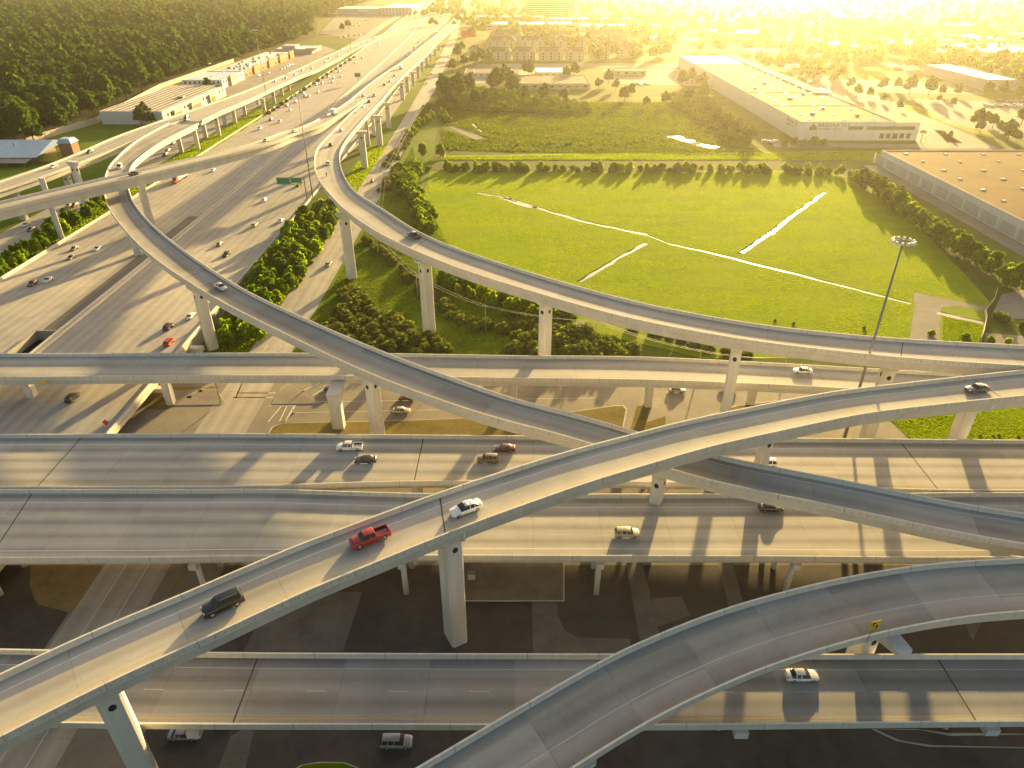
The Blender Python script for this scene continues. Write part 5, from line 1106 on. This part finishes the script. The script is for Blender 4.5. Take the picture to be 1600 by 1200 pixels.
mb.build('arrow', [M['sign_black']], bd)
# traffic signal at the crossing
p = P(345, 631); ts = thing('traffic_signal', 'traffic signal mast with two long arms at the crossing under the bridges', 'traffic signal', (p[0], p[1], .16))
mb = MB(); mb.tube((0, 0, 0), (0, 0, 7.5), .17, .13, 8); mb.build('pole', [M['steel']], ts)
for dx, dy, ln in ((1, .05, 13), (-.5, -.9, 9)):
    mb = MB(); mb.tube((0, 0, 6.6), (dx * ln, dy * ln, 7.3), .12, .07, 6); am = mb.build('arm', [M['lamp_white']], ts)
    for f in (.55, .92):
        mb = MB(); x, y = dx * ln * f, dy * ln * f; mb.box(x - .55, x + .55, y - .2, y + .2, 6.5, 7.1); mb.build('signal_head', [M['sign_black']], am)
for (px, py, lb) in ((474, 612, 'short white marker post beside the paint bars, the far one'), (458, 646, 'short white marker post beside the paint bars, the near one')):
    p = P(px, py); o = thing('marker_post', lb, 'post', (p[0], p[1], .02)); mb = MB(); mb.tube((0, 0, 0), (0, 0, 1.5), .16, .16, 8); mb.build('post', [M['lamp_white']], o); mb = MB(); mb.tube((0, 0, .0), (0, 0, .18), .35, .3, 8); mb.build('base', [M['tyre']], o)
p = P(168, 668, 4.6); mb = MB(); mb.prism([(-.9, -.9), (.9, -.9), (.9, .9), (-.9, .9)], 0, .1)
tb = thing('road_work_sign', 'orange diamond work sign standing on the freeway edge', 'road sign', (p[0], p[1], 4.53), 0)
mb = MB(); mb.face([(-.95, -.05, 1.6), (0, -.05, .65), (.95, -.05, 1.6), (0, -.05, 2.55)]); mb.face([(-.95, .0, 1.6), (0, .0, .65), (.95, .0, 1.6), (0, .0, 2.55)]); mb.build('board', [M['orange']], tb)
mb = MB(); mb.tube((0, .05, 0), (0, .05, 2.2), .05, .05, 5); mb.tube((-.6, .1, 0), (.6, .1, 0), .05, .05, 5); mb.build('stand', [M['steel']], tb)
cc, tt, i_ = VE.at(62, 592); e_ = np.array(VE.pt(i_, VE.W[i_] + .03, -1.0)); o = thing('clearance_sign', 'small yellow plate fixed to the side of the low connector bridge at left', 'sign', tuple(e_)); mb = MB(); mb.box(-1.1, 1.1, -.06, -.01, 0, .75); mb.build('plate', [M['sign_yellow']], o)
p = P(737, 905); ub = thing('utility_cabinet', 'small grey cabinet on the concrete slab under the wide deck', 'cabinet', (p[0], p[1], .27)); mb = MB(); mb.box(-.7, .7, -.45, .45, 0, 1.5); mb.build('body', [M['wall_grey']], ub); mb = MB(); mb.box(-.78, .78, -.53, .53, 1.5, 1.6); mb.build('lid', [M['steel']], ub)
# drain pipes on the pier heads
def drain(rp, px, py, lbl):
    c_, t_, i = rp.at(px, py); a = np.array(rp.pt(i, rp.W[i] + .1, -.2)); b = np.array(rp.pt(i, rp.W[i] + .1, -1.9)); d = np.array(rp.pt(i, rp.W[i] - 1.1, -2.9)); o = thing('drain_pipe', lbl, 'pipe', tuple(a)); a2 = Vector(a)
    mb = MB(); mb.tube((0, 0, 0), tuple(Vector(b) - a2), .12, .12, 7); mb.tube(tuple(Vector(b) - a2), tuple(Vector(d) - a2), .12, .12, 7); mb.build('pipe', [M['lamp_white']], o)
drain(VA, 725, 822, 'white drain pipe at the head of the tall middle pier'); drain(VA, 1556, 628, 'white drain pipe at the pier head near the right end of the topmost flyover')
# fence along the gravel beyond the field
fp = [P(1557, 455), P(1553, 470), P(1538, 488), P(1540, 500), P(1535, 525), P(1530, 535)]; fo = thing('fence', 'pale bent fence between the green field and the gravel lot', 'fence', tuple(fp[2])); mb = MB(); mp = MB()
for a, b in zip(fp[:-1], fp[1:]):
    d = (b - a) / np.linalg.norm(b - a); n_ = np.array((-d[1], d[0], 0)) * .06; mb.prism([tuple((a - n_)[:2]), tuple((b - n_)[:2]), tuple((b + n_)[:2]), tuple((a + n_)[:2])], .1, 1.7)
o = mb.build('panel', [M['wall_cream']], fo); o.location = -Vector(fo.location)
for a in fp:
    mp = MB(); mp.tube(a, a + np.array((0, 0, 1.9)), .1, .1, 6); o = mp.build('post', [M['wood']], fo); o.location = -Vector(fo.location)

# ------------------------------------------------------------------ vehicles (local +X is forward)
SPEC = {
 # stations: x, half width, belt height, roof height, roof half width, kind of the span that follows (p paint, s side glass, w windscreen)
 'sedan': dict(st=[(2.40, .66, .58, .58, .5, 'p'), (2.30, .80, .66, .68, .6, 'p'), (1.95, .88, .72, .76, .7, 'p'), (1.05, .91, .88, .92, .74, 'w'), (.30, .91, .93, 1.40, .60, 's'), (-.32, .91, .94, 1.44, .60, 'p'), (-.42, .91, .94, 1.44, .60, 's'), (-1.05, .91, .95, 1.38, .58, 'p'), (-1.15, .91, .95, 1.36, .58, 'w'), (-1.75, .89, .95, 1.0, .70, 'p'), (-2.25, .84, .93, .97, .66, 'p'), (-2.38, .76, .86, .88, .6, 'p'), (-2.42, .70, .60, .60, .5, 'p')], wb=(1.45, -1.40), r=.33, w=.80, lamp=(2.28, .70, -2.38, .84)),
 'suv': dict(st=[(2.36, .70, .62, .62, .5, 'p'), (2.28, .84, .80, .82, .6, 'p'), (1.95, .90, .92, .96, .74, 'p'), (1.10, .93, 1.02, 1.06, .78, 'w'), (.55, .93, 1.06, 1.66, .66, 's'), (-.20, .93, 1.07, 1.72, .66, 'p'), (-.30, .93, 1.07, 1.72, .66, 's'), (-1.10, .93, 1.07, 1.71, .66, 'p'), (-1.20, .93, 1.07, 1.71, .66, 's'), (-1.98, .92, 1.07, 1.66, .64, 'p'), (-2.05, .91, 1.07, 1.64, .64, 'w'), (-2.34, .88, 1.04, 1.06, .7, 'p'), (-2.40, .82, .70, .70, .6, 'p')], wb=(1.42, -1.42), r=.37, w=.82, lamp=(2.26, .80, -2.36, 1.0)),
 'pickup': dict(st=[(2.85, .76, .68, .68, .5, 'p'), (2.78, .90, .92, .94, .6, 'p'), (2.40, .95, 1.04, 1.08, .78, 'p'), (1.45, .97, 1.10, 1.14, .8, 'w'), (.95, .97, 1.12, 1.78, .68, 's'), (.20, .97, 1.13, 1.82, .68, 'p'), (.10, .97, 1.13, 1.82, .68, 's'), (-.55, .97, 1.13, 1.80, .68, 'p'), (-.62, .97, 1.12, 1.78, .68, 'w'), (-.78, .97, 1.10, 1.12, .8, 'p'), (-.80, .97, .72, .72, .8, 'p'), (-2.85, .97, .72, .72, .8, 'p'), (-2.9, .94, .5, .5, .8, 'p')], wb=(1.85, -1.85), r=.40, w=.86, lamp=(2.74, .86, -2.9, .95), bed=True),
 'van': dict(st=[(2.70, .75, .7, .7, .5, 'p'), (2.60, .92, 1.0, 1.02, .7, 'p'), (2.1, .97, 1.15, 1.2, .8, 'w'), (1.45, .98, 1.25, 2.1, .74, 's'), (.6, .98, 1.25, 2.2, .76, 'p'), (-2.6, .98, 1.25, 2.2, .76, 'p'), (-2.70, .95, 1.2, 2.1, .74, 'p'), (-2.74, .9, .6, .6, .7, 'p')], wb=(1.75, -1.70), r=.37, w=.86, lamp=(2.6, .85, -2.73, 1.1)),
}
def car_meshes(kind):
    S = SPEC[kind]; st = S['st']; body, gl = MB(), MB()
    ring = lambda s: [(s[0], s[1] * .90, .24), (s[0], s[1], .42), (s[0], s[1] * 1.0, s[2] - .1 if s[2] > .75 else s[2] - .04), (s[0], s[1] * .96, s[2]), (s[0], s[4], s[3]), (s[0], s[4] * .5, s[3] + .045), (s[0], 0, s[3] + .055)]
    for a, b in zip(st[:-1], st[1:]):
        ra, rb = ring(a), ring(b)
        for sg in (1, -1):
            for i in range(6):
                q = [(x, y * sg, z) for x, y, z in (ra[i], rb[i], rb[i + 1], ra[i + 1])]
                glass = (a[5] == 's' and i == 3) or (a[5] == 'w' and i in (4, 5)) or (a[5] == 'w' and i == 3)
                (gl if glass else body).face(q)
    for s in (st[0], st[-1]): r_ = ring(s); body.face(r_ + [(x, -y, z) for x, y, z in reversed(r_[:-1])])
    body.face([(st[0][0], .7, .24), (st[0][0], -.7, .24), (st[-1][0], -.7, .24), (st[-1][0], .7, .24)])
    wh, rm = MB(), MB(); r = S['r']; wh.tube((0, -.11, 0), (0, .11, 0), r, r, 16); rm.tube((0, -.125, 0), (0, .125, 0), r * .62, r * .62, 12)
    hl, tl = MB(), MB(); lx, lz, tx, tz = S['lamp']
    for sg in (1,): hl.box(lx - .12, lx + .03, -.17, .17, lz - .09, lz + .07); tl.box(tx - .03, tx + .1, -.14, .14, tz - .14, tz + .08)
    out = dict(body=body, windows=gl, wheel=wh, rim=rm, headlight=hl, taillight=tl); bd = None
    if S.get('bed'):
        for y0, y1 in ((.86, .965), (-.965, -.86)): body.box(-2.86, -.80, y0, y1, .70, 1.10)
        body.box(-2.87, -2.76, -.859, .859, .70, 1.09); body.box(-.88, -.8, -.859, .859, .7, 1.12)
        bd = MB(); bd.face([(-2.76, -.855, .73), (-.88, -.855, .73), (-.88, .855, .73), (-2.76, .855, .73)])
        for y in (-.855, .855): bd.face([(-2.76, y, .73), (-.88, y, .73), (-.88, y, 1.06), (-2.76, y, 1.06)])
        out['bed'] = bd
    return out
PART = {}; FARM = {}
for k_ in SPEC:
    ms_ = car_meshes(k_); mt_ = dict(body=CARC['white'], windows=M['glass'], wheel=M['tyre'], rim=M['rim'], headlight=M['headlamp'], taillight=M['taillamp'], bed=M['joint'])
    far = MB()
    for nm, mi in (('body', 0), ('windows', 1), ('bed', 2)):
        if nm in ms_:
            b0 = len(far.v); far.v += ms_[nm].v; far.f += [tuple(i + b0 for i in f) for f in ms_[nm].f]; far.m += [mi] * len(ms_[nm].f); far.uv += ms_[nm].uv
    for x in SPEC[k_]['wb']:
        for y in (-SPEC[k_]['w'], SPEC[k_]['w']): far.tube((x, y - .11, SPEC[k_]['r']), (x, y + .11, SPEC[k_]['r']), SPEC[k_]['r'], None, 8, 2)
    PART[k_] = {nm: mb.mesh(nm, [mt_[nm]], nm in ('rim',)) for nm, mb in ms_.items()}
    FARM[k_] = far.mesh('small_' + k_, [CARC['white'], M['glass'], M['tyre']])
NAME = {'sedan': 'car', 'suv': 'car', 'pickup': 'pickup_truck', 'van': 'van'}; CAT = {'sedan': 'car', 'suv': 'car', 'pickup': 'pickup truck', 'van': 'van'}
def recolour(o, c): s = o.material_slots[0]; s.link = 'OBJECT'; s.material = CARC[c]
def pose(o, p, t, sgn=1):
    t = np.array(t, float) * sgn; o.location = tuple(p); o.rotation_euler = (0, -math.asin(max(-1, min(1, t[2] / np.linalg.norm(t)))), math.atan2(t[1], t[0]))
class Straight(Road):
    def __init__(s, d, zfun=None): s.d = np.array(d, float); s.z = zfun or (lambda y: .03)
    def at(s, px, py):
        z = 0
        for _ in range(8): p = P(px, py, z + .6); z = s.z(p[1])
        return np.array([p[0], p[1], z]), s.d, 0
UP, DOWN = Straight((0, 1, 0), lambda y: zf(y) + .03), Straight((0, -1, 0), lambda y: zf(y) + .03)
GUP, GDOWN, GE, GW = Straight((0, 1, 0)), Straight((0, -1, 0)), Straight((1, 0, 0)), Straight((-1, 0, 0))
GLOW = Straight((1, 0, 0), lambda y: .035)
def car(px, py, road, kind, c, label, sgn=1, sc=1., group='cars near at hand'):
    p, t, _ = road.at(px, py); S = SPEC[kind]; o = thing(NAME[kind], label, CAT[kind], group=group); pose(o, p + np.array((0, 0, .01)), t, sgn); o.scale = (sc,) * 3
    b = obj('body', PART[kind]['body'], o); recolour(b, c); obj('windows', PART[kind]['windows'], o)
    if 'bed' in PART[kind]: obj('bed', PART[kind]['bed'], o)
    for x in S['wb']:
        for y in (-S['w'], S['w']):
            w = obj('wheel', PART[kind]['wheel'], o); w.location = (x, y, S['r']); obj('rim', PART[kind]['rim'], w)
    lx = S['lamp']
    for y in (-.6, .6): obj('headlight', PART[kind]['headlight'], o).location = (0, y, 0); obj('taillight', PART[kind]['taillight'], o).location = (0, y, 0)
    return o
def far_car(px, py, road, kind, c, label, sgn=1, group='cars in the far traffic', sc=1.):
    p, t, _ = road.at(px, py); o = obj(NAME[kind], FARM[kind]); tag(o, label, CAT[kind], group); pose(o, p + np.array((0, 0, .01)), t, sgn); o.scale = (sc,) * 3; recolour(o, c); return o

pc = car(728, 794, VA, 'sedan', 'white', 'white police-style saloon with a roof light bar on the topmost flyover', -1, 1.1)
mb = MB(); mb.box(-.22, .06, -.55, .55, 1.5, 1.6); mb.build('light_bar', [M['lamp_white']], pc)
mb = MB()
for x, y in ((-.4, -.3), (-.62, .22), (-.75, -.1)): mb.box(x, x + .14, y, y + .22, 1.5, 1.507)
mb.build('roof_number', [M['letter']], pc)
car(578, 840, VA, 'pickup', 'red', 'red crew-cab pickup with a dark empty bed on the topmost flyover', -1, 1.06)
bs = car(348, 944, VA, 'suv', 'black', 'black estate SUV on the lower left part of the topmost flyover', -1, 1.14)
for y in (-.55, .55):
    mb = MB(); mb.tube((.3, y, 1.8), (-1.8, y, 1.8), .03, .03, 5); mb.build('roof_rail', [M['rim']], bs)
car(1527, 607, VA, 'sedan', 'grey', 'dark grey saloon at the right end of the topmost flyover', -1, 1.05)
car(345, 448, VB, 'sedan', 'silver', 'pale silver saloon alone on the S-curved flyover', 1, 1.05)
car(187, 261, VB, 'van', 'white', 'white van on the bend at the top of the S-curved flyover', 1)
car(647, 368, VC, 'pickup', 'dark', 'dark pickup with an open bed on the curved flyover above the field', -1)
car(1254, 579, VE, 'sedan', 'white', 'white saloon on the low connector bridge at right', -1)
car(546, 698, VM1, 'pickup', 'white', 'white extended-cab pickup with a dark bed on the farther wide deck', -1)
car(571, 718, VM1, 'sedan', 'dark', 'black saloon just behind the white pickup on the farther wide deck', -1)
car(762, 717, VM1, 'suv', 'bronze', 'bronze SUV beside the red car on the farther wide deck', -1)
car(788, 700, VM1, 'sedan', 'maroon', 'dark red saloon on the farther wide deck', -1)
car(1196, 724, VM1, 'suv', 'white', 'white car half hidden by the pier and the S-curved flyover', -1)
car(980, 833, VM2, 'suv', 'beige', 'cream white SUV on the nearer wide deck', 1)
car(1205, 793, VM2, 'sedan', 'dark', 'very dark car half hidden by the S-curved flyover on the nearer wide deck', 1)
car(1253, 1055, VN, 'sedan', 'white', 'white coupe alone on the bottom straight deck', 1)
car(620, 1159, GLOW, 'suv', 'silver', 'silver boxy SUV on the dark road below the bottom deck', 1, 1.05)
car(288, 1147, GLOW, 'sedan', 'silver', 'silver saloon half hidden by the parapet of the bottom deck', 1)
car(627, 641, GW, 'sedan', 'beige', 'cream saloon on the crossing road beside the columns', -1)
car(1058, 609, GW, 'sedan', 'silver', 'silver saloon on the crossing road right of the columns', -1)
car(1137, 608, GW, 'sedan', 'white', 'white car half hidden by a slim column on the crossing road', 1)
car(519, 606, GW, 'sedan', 'blue', 'dark blue car behind the outrigger column on the crossing road', 1)
car(636, 621, GW, 'sedan', 'maroon', 'dark red car half hidden under the S-curved flyover', 1)
car(113, 621, UP, 'suv', 'dark', 'dark SUV on the freeway just before it passes under the wide decks', 1)
car(264, 534, UP, 'suv', 'scarlet', 'bright red car at the right edge of the freeway', 1)
car(263, 510, UP, 'suv', 'dark', 'black SUV beside the white and red cars at the freeway edge', 1)
car(298, 493, UP, 'sedan', 'white', 'white saloon at the freeway edge near the S-curved flyover pier', 1)
car(513, 412, GUP, 'suv', 'silver', 'silver SUV on the right frontage road below the high flyover', 1)
car(51, 443, DOWN, 'suv', 'dark', 'black SUV beside a white saloon on the left carriageway of the freeway', 1)
car(75, 437, DOWN, 'sedan', 'white', 'white saloon beside the black SUV on the left carriageway of the freeway', 1)
car(152, 388, DOWN, 'sedan', 'white', 'white saloon beside two grey cars on the left carriageway of the freeway', 1)
car(116, 388, DOWN, 'sedan', 'grey', 'grey saloon ahead of another in the leftmost lanes of the freeway', 1)
car(111, 402, DOWN, 'sedan', 'bronze', 'bronze grey saloon behind another in the left lanes of the freeway', 1)
car(354, 397, UP, 'pickup', 'dark', 'dark pickup in the right lanes of the freeway', 1)
car(343, 381, UP, 'sedan', 'bronze', 'bronze saloon ahead of the dark pickup in the right lanes', 1)
car(398, 351, UP, 'suv', 'beige', 'cream SUV in the right lanes left of the white saloon', 1)
car(439, 344, UP, 'sedan', 'white', 'white saloon beside the planted slope in the right lanes', 1)
car(413, 312, UP, 'sedan', 'white', 'small white car in the right lanes left of the green sign', 1)
car(466, 289, UP, 'suv', 'dark', 'dark car just below the green sign boards', 1)
car(333, 266, DOWN, 'sedan', 'white', 'white car on the freeway right of the orange truck', 1)
car(40, 351, GDOWN, 'sedan', 'white', 'white saloon on the left frontage road', 1)
car(48, 358, GDOWN, 'sedan', 'dark', 'dark car beside the white saloon on the left frontage road', 1)
car(107, 321, GDOWN, 'sedan', 'yellow', 'yellow car under the slim flyover on the left frontage road', 1)
car(116, 321, GDOWN, 'suv', 'maroon', 'dark red car under the slim flyover on the left frontage road', 1)
car(83, 260, VG, 'sedan', 'white', 'white car on the two-lane connector bridge at left', -1)
car(140, 237, VG, 'suv', 'blue', 'dark blue car on the two-lane connector bridge at left', -1)
car(210, 271, VF, 'sedan', 'dark', 'black car on the slim flyover above the white van', -1)
car(416, 219, VF, 'sedan', 'beige', 'cream estate car on the slim flyover right of the tall mast', -1)
car(460, 205, VF, 'sedan', 'white', 'white car on the slim flyover left of the tall mast', -1)
car(512, 255, VC, 'suv', 'white', 'white SUV seen from behind on the inner bend of the curved flyover', -1)
car(517, 226, VC, 'suv', 'maroon', 'rust red car on the curved flyover ahead of the white SUV', -1)
car(533, 203, VC, 'sedan', 'white', 'white car on the curved flyover beyond the rust red one', -1)
car(582, 282, GUP, 'sedan', 'dark', 'dark car on the right frontage road beside the curved flyover', 1)
# lorries
def lorry(px, py, road, sgn, cabc, boxc, ln, lbl, cat='lorry', name='lorry', hood=True):
    p, t, _ = road.at(px, py); o = thing(name, lbl, cat); pose(o, p, t, sgn); c0 = ln / 2
    mb = MB()
    if hood: mb.prism([(c0 - 1.6, -1.0), (c0, -.85), (c0, .85), (c0 - 1.6, 1.0)], .5, 1.7)
    x1 = c0 - (1.6 if hood else 0); mb.prism([(x1 - 1.9, -1.2), (x1, -1.15), (x1, 1.15), (x1 - 1.9, 1.2)], .5, 3.3, 0, [(x1 - 1.9, -1.1), (x1 - .5, -1.05), (x1 - .5, 1.05), (x1 - 1.9, 1.1)]); cb = mb.build('cab', [CARC[cabc]], o)
    mb = MB(); mb.face([(x1 - .12, -1.0, 1.95), (x1 - .12, 1.0, 1.95), (x1 - .40, .95, 2.95), (x1 - .40, -.95, 2.95)])
    mb.build('windscreen', [M['glass']], cb).location = (.03, 0, 0)
    mb = MB(); mb.box(-c0, x1 - 2.4, -1.28, 1.28, 1.15, 3.9); mb.build('box_body', [CARC[boxc]], o)
    mb = MB(); mb.box(-c0, x1 - .2, -.5, .5, .55, 1.14); mb.build('chassis', [M['sign_black']], o)
    for x in (c0 - 1.0, x1 - 2.9, x1 - 4.1, -c0 + 2.4, -c0 + 1.2)[: 5 if ln > 9 else 3]:
        for y in (-1.0, 1.0):
            mb = MB(); mb.tube((x, y - .18, .5), (x, y + .18, .5), .5, .5, 12); mb.build('wheel', [M['tyre']], o)
lorry(281, 280, DOWN, 1, 'orange', 'white', 17, 'articulated lorry with an orange cab and white trailer on the freeway', name='lorry')
lorry(627, 107, VFC, -1, 'white', 'white', 11, 'large white lorry on the long merged connector bridge', hood=False)
lorry(684, 52, VFC, -1, 'white', 'white', 11, 'white lorry far up the long merged connector bridge', hood=False)
lorry(522, 178, VF, -1, 'beige', 'white', 8, 'small box lorry where the slim flyover leaves the merged bridge', hood=False)
p, t, _ = VC.at(510, 273); mo = thing('motorcycle', 'dark motorcycle with its rider behind the white SUV on the curved flyover', 'motorcycle'); pose(mo, p, t, -1)
for x in (-.72, .72):
    mb = MB(); mb.tube((x, -.07, .32), (x, .07, .32), .32, .32, 14); mb.build('wheel', [M['tyre']], mo)
mb = MB(); mb.tube((-.6, 0, .55), (.45, 0, .75), .17, .2, 8); mb.tube((.45, 0, .85), (.72, 0, .32), .05, .05, 6); mb.tube((.4, -.35, 1.02), (.4, .35, 1.02), .03, .03, 6); mb.build('frame', [CARC['black']], mo)
# the rider: one skinned body seated on the machine
def rider(loc, t, sgn):
    V = [(-.25, 0, .82), (-.18, 0, 1.1), (-.02, 0, 1.36), (.04, 0, 1.48), (.08, 0, 1.62), (-.02, .2, 1.34), (.14, .3, 1.14), (.38, .3, 1.04), (-.02, -.2, 1.34), (.14, -.3, 1.14), (.38, -.3, 1.04), (-.2, .13, .82), (.18, .2, .80), (.02, .22, .42), (-.2, -.13, .82), (.18, -.2, .80), (.02, -.22, .42), (.14, .22, .38), (.14, -.22, .38)]
    E_ = [(0, 1), (1, 2), (2, 3), (3, 4), (2, 5), (5, 6), (6, 7), (2, 8), (8, 9), (9, 10), (0, 11), (11, 12), (12, 13), (0, 14), (14, 15), (15, 16), (13, 17), (16, 18)]
    Rr = [.15, .16, .15, .06, .12, .08, .055, .045, .08, .055, .045, .1, .085, .055, .1, .085, .055, .045, .045]
    me = bpy.data.meshes.new('body'); me.from_pydata(V, E_, []); o = obj('person', me); m = o.modifiers.new('skin', 'SKIN'); o.modifiers.new('sub', 'SUBSURF').levels = 1
    for i, r_ in enumerate(Rr): me.skin_vertices[0].data[i].radius = (r_, r_)
    me.skin_vertices[0].data[0].use_root = True; me.materials.append(M['sign_black']); tag(o, 'rider in dark clothes seated on the motorcycle', 'person'); pose(o, loc, t, sgn); return o
try: 
    rb = bpy.data.meshes.new('x'); rider(p, t, -1)
except Exception as e: print('rider', e)

# traffic too small to show parts, each vehicle still its own object; ordinals count away from the viewer along one carriageway
ORD = ['nearest', 'second', 'third', 'fourth', 'fifth', 'sixth', 'seventh', 'eighth', 'ninth', 'tenth', 'eleventh', 'twelfth', 'thirteenth', 'fourteenth', 'fifteenth', 'sixteenth', 'seventeenth', 'eighteenth', 'nineteenth', 'twentieth', 'twenty-first', 'twenty-second', 'twenty-third', 'twenty-fourth', 'twenty-fifth', 'twenty-sixth', 'twenty-seventh', 'twenty-eighth', 'twenty-ninth', 'thirtieth', 'thirty-first', 'thirty-second', 'thirty-third', 'thirty-fourth', 'thirty-fifth', 'thirty-sixth']
def flow(pts, road, where, group, sgn=1, cols=('white', 'white', 'silver', 'white', 'beige', 'dark', 'white', 'silver', 'grey')):
    for i, (px, py) in enumerate(sorted(pts, key=lambda q: -q[1])):
        k_ = rnd.choice(('sedan', 'suv', 'sedan', 'suv', 'pickup')); c_ = cols[(i * 7 + px) % len(cols)]
        far_car(px, py, road, k_, c_, f'{c_} car, {ORD[i]} counting away along {where}', sgn, group, 1.08)
flow([(423, 187), (437, 190), (406, 201), (448, 165), (453, 172), (462, 159), (474, 146), (476, 150), (483, 150), (497, 144), (494, 132), (503, 130), (513, 120), (521, 122), (519, 128), (530, 112), (533, 119), (555, 98), (566, 90), (576, 79), (590, 66), (592, 71), (602, 60), (616, 45), (626, 47), (607, 52)], DOWN, 'the left carriageway from the mast shadow', 'cars on the far left carriageway')
flow([(642, 24), (647, 21), (649, 27), (651, 22), (641, 30), (634, 28), (656, 12), (663, 9), (667, 6), (674, 2), (646, 14), (660, 18)], DOWN, 'the farthest stretch of the left carriageway', 'specks of traffic on the left carriageway')
flow([(635, 87), (642, 80), (647, 74), (658, 62), (663, 58), (674, 55), (677, 52), (670, 49), (673, 45), (680, 41), (682, 34), (684, 38), (691, 34), (696, 24), (700, 31), (695, 21), (701, 16), (689, 28), (705, 10), (712, 6)], UP, 'the right carriageway beside the merged bridge', 'cars on the far right carriageway')
far_car(655, 66, UP, 'van', 'white', 'white van in the far right carriageway beside the merged bridge', 1, 'cars on the far right carriageway', 1.3)
flow([(556, 179), (568, 168), (577, 159), (568, 149), (585, 149), (601, 132), (609, 127), (617, 118), (666, 70), (717, 21), (697, 40)], VFC, 'the long merged connector bridge', 'cars on the merged connector bridge', -1, ('white', 'dark', 'white', 'silver', 'white'))
flow([(430, 127), (447, 122), (461, 117), (472, 110), (487, 106), (508, 97), (514, 91), (528, 87), (534, 78), (545, 80)], VGB, 'the merged connector bridge left of the freeway', 'cars on the left merged bridge', -1)
flow([(291, 187), (292, 183)], VGB, 'the fork of the left connector bridge', 'cars at the fork', -1, ('white', 'dark'))
flow([(558, 73), (566, 67), (576, 64), (585, 59), (598, 53), (612, 46)], VGB, 'the ground-level end of the left merged bridge', 'cars at the end of the left bridge', -1)
flow([(721, 53), (713, 64), (717, 74), (689, 88), (701, 89), (680, 104), (675, 115), (667, 130)], GUP, 'the right frontage road past the broad trees', 'cars on the far frontage road')
flow([(270, 224), (258, 242), (262, 236), (172, 281), (184, 272)], GDOWN, 'the left frontage road beneath the bridges', 'cars beneath the left bridges', 1, ('white', 'maroon', 'dark'))
def parked(pts, where, group, d=GE):
    for i, (px, py) in enumerate(pts):
        c_ = rnd.choice(('white', 'silver', 'white', 'dark', 'grey', 'beige')); far_car(px, py, d, rnd.choice(('sedan', 'suv')), c_, 'small car parked ' + where, 1, group)
parked([(440, 108), (444, 106), (449, 104), (453, 102), (457, 101), (405, 118), (420, 114), (378, 97), (384, 95)], 'among others by the orange shop row', 'cars parked by the orange shops', GUP)
parked([(548 + 7 * i, 40 - 3 * i + (i % 3) * 3) for i in range(10)] + [(560 + 6 * i, 36 - 2 * i) for i in range(8)] + [(530 + 8 * i, 58 - i) for i in range(6)], 'in the sunlit lots far up left of the freeway', 'cars parked far up left', GE)
parked([(1540 + 5 * i, 164 + (i % 3)) for i in range(14)] + [(1560 + 6 * i, 158) for i in range(8)], 'in the right-hand car park beyond the service road', 'cars parked at far right', GE)
parked([(1212, 221), (1205, 222), (1196, 220)], 'by the near left corner of the lettered warehouse', 'cars parked by the warehouse corner', GE)
parked([(810 + 11 * i, 131 - (i % 2) * 2) for i in range(4)] + [(990 + 6 * i, 131) for i in range(5)] + [(755 + 9 * i, 109) for i in range(5)], 'in the hazy lots beyond the meadow', 'cars parked beyond the meadow', GE)
parked([(1098 + 7 * (i % 12), 150 if i < 12 else 146) for i in range(3)], 'in the lane by the hazy trees', 'cars parked in the hazy lane', GE)

# ------------------------------------------------------------------ the hazy evening air
hm = bpy.data.materials.new('haze'); hm.use_nodes = True; nt = hm.node_tree
for n in list(nt.nodes):
    if n.type != 'OUTPUT_MATERIAL': nt.nodes.remove(n)
pv = N(nt, 'ShaderNodeVolumePrincipled'); pv.inputs['Color'].default_value = (*HAZE_COL, 1); pv.inputs['Density'].default_value = HAZE_DENSITY; pv.inputs['Anisotropy'].default_value = HAZE_ANISO
L(nt, pv.outputs[0], [n for n in nt.nodes if n.type == 'OUTPUT_MATERIAL'][0].inputs['Volume'])
mb = MB(); mb.box(-5200, 5200, -700, 6700, -4, 108); hz = mb.build('haze', [hm]); tag(hz, kind='stuff')
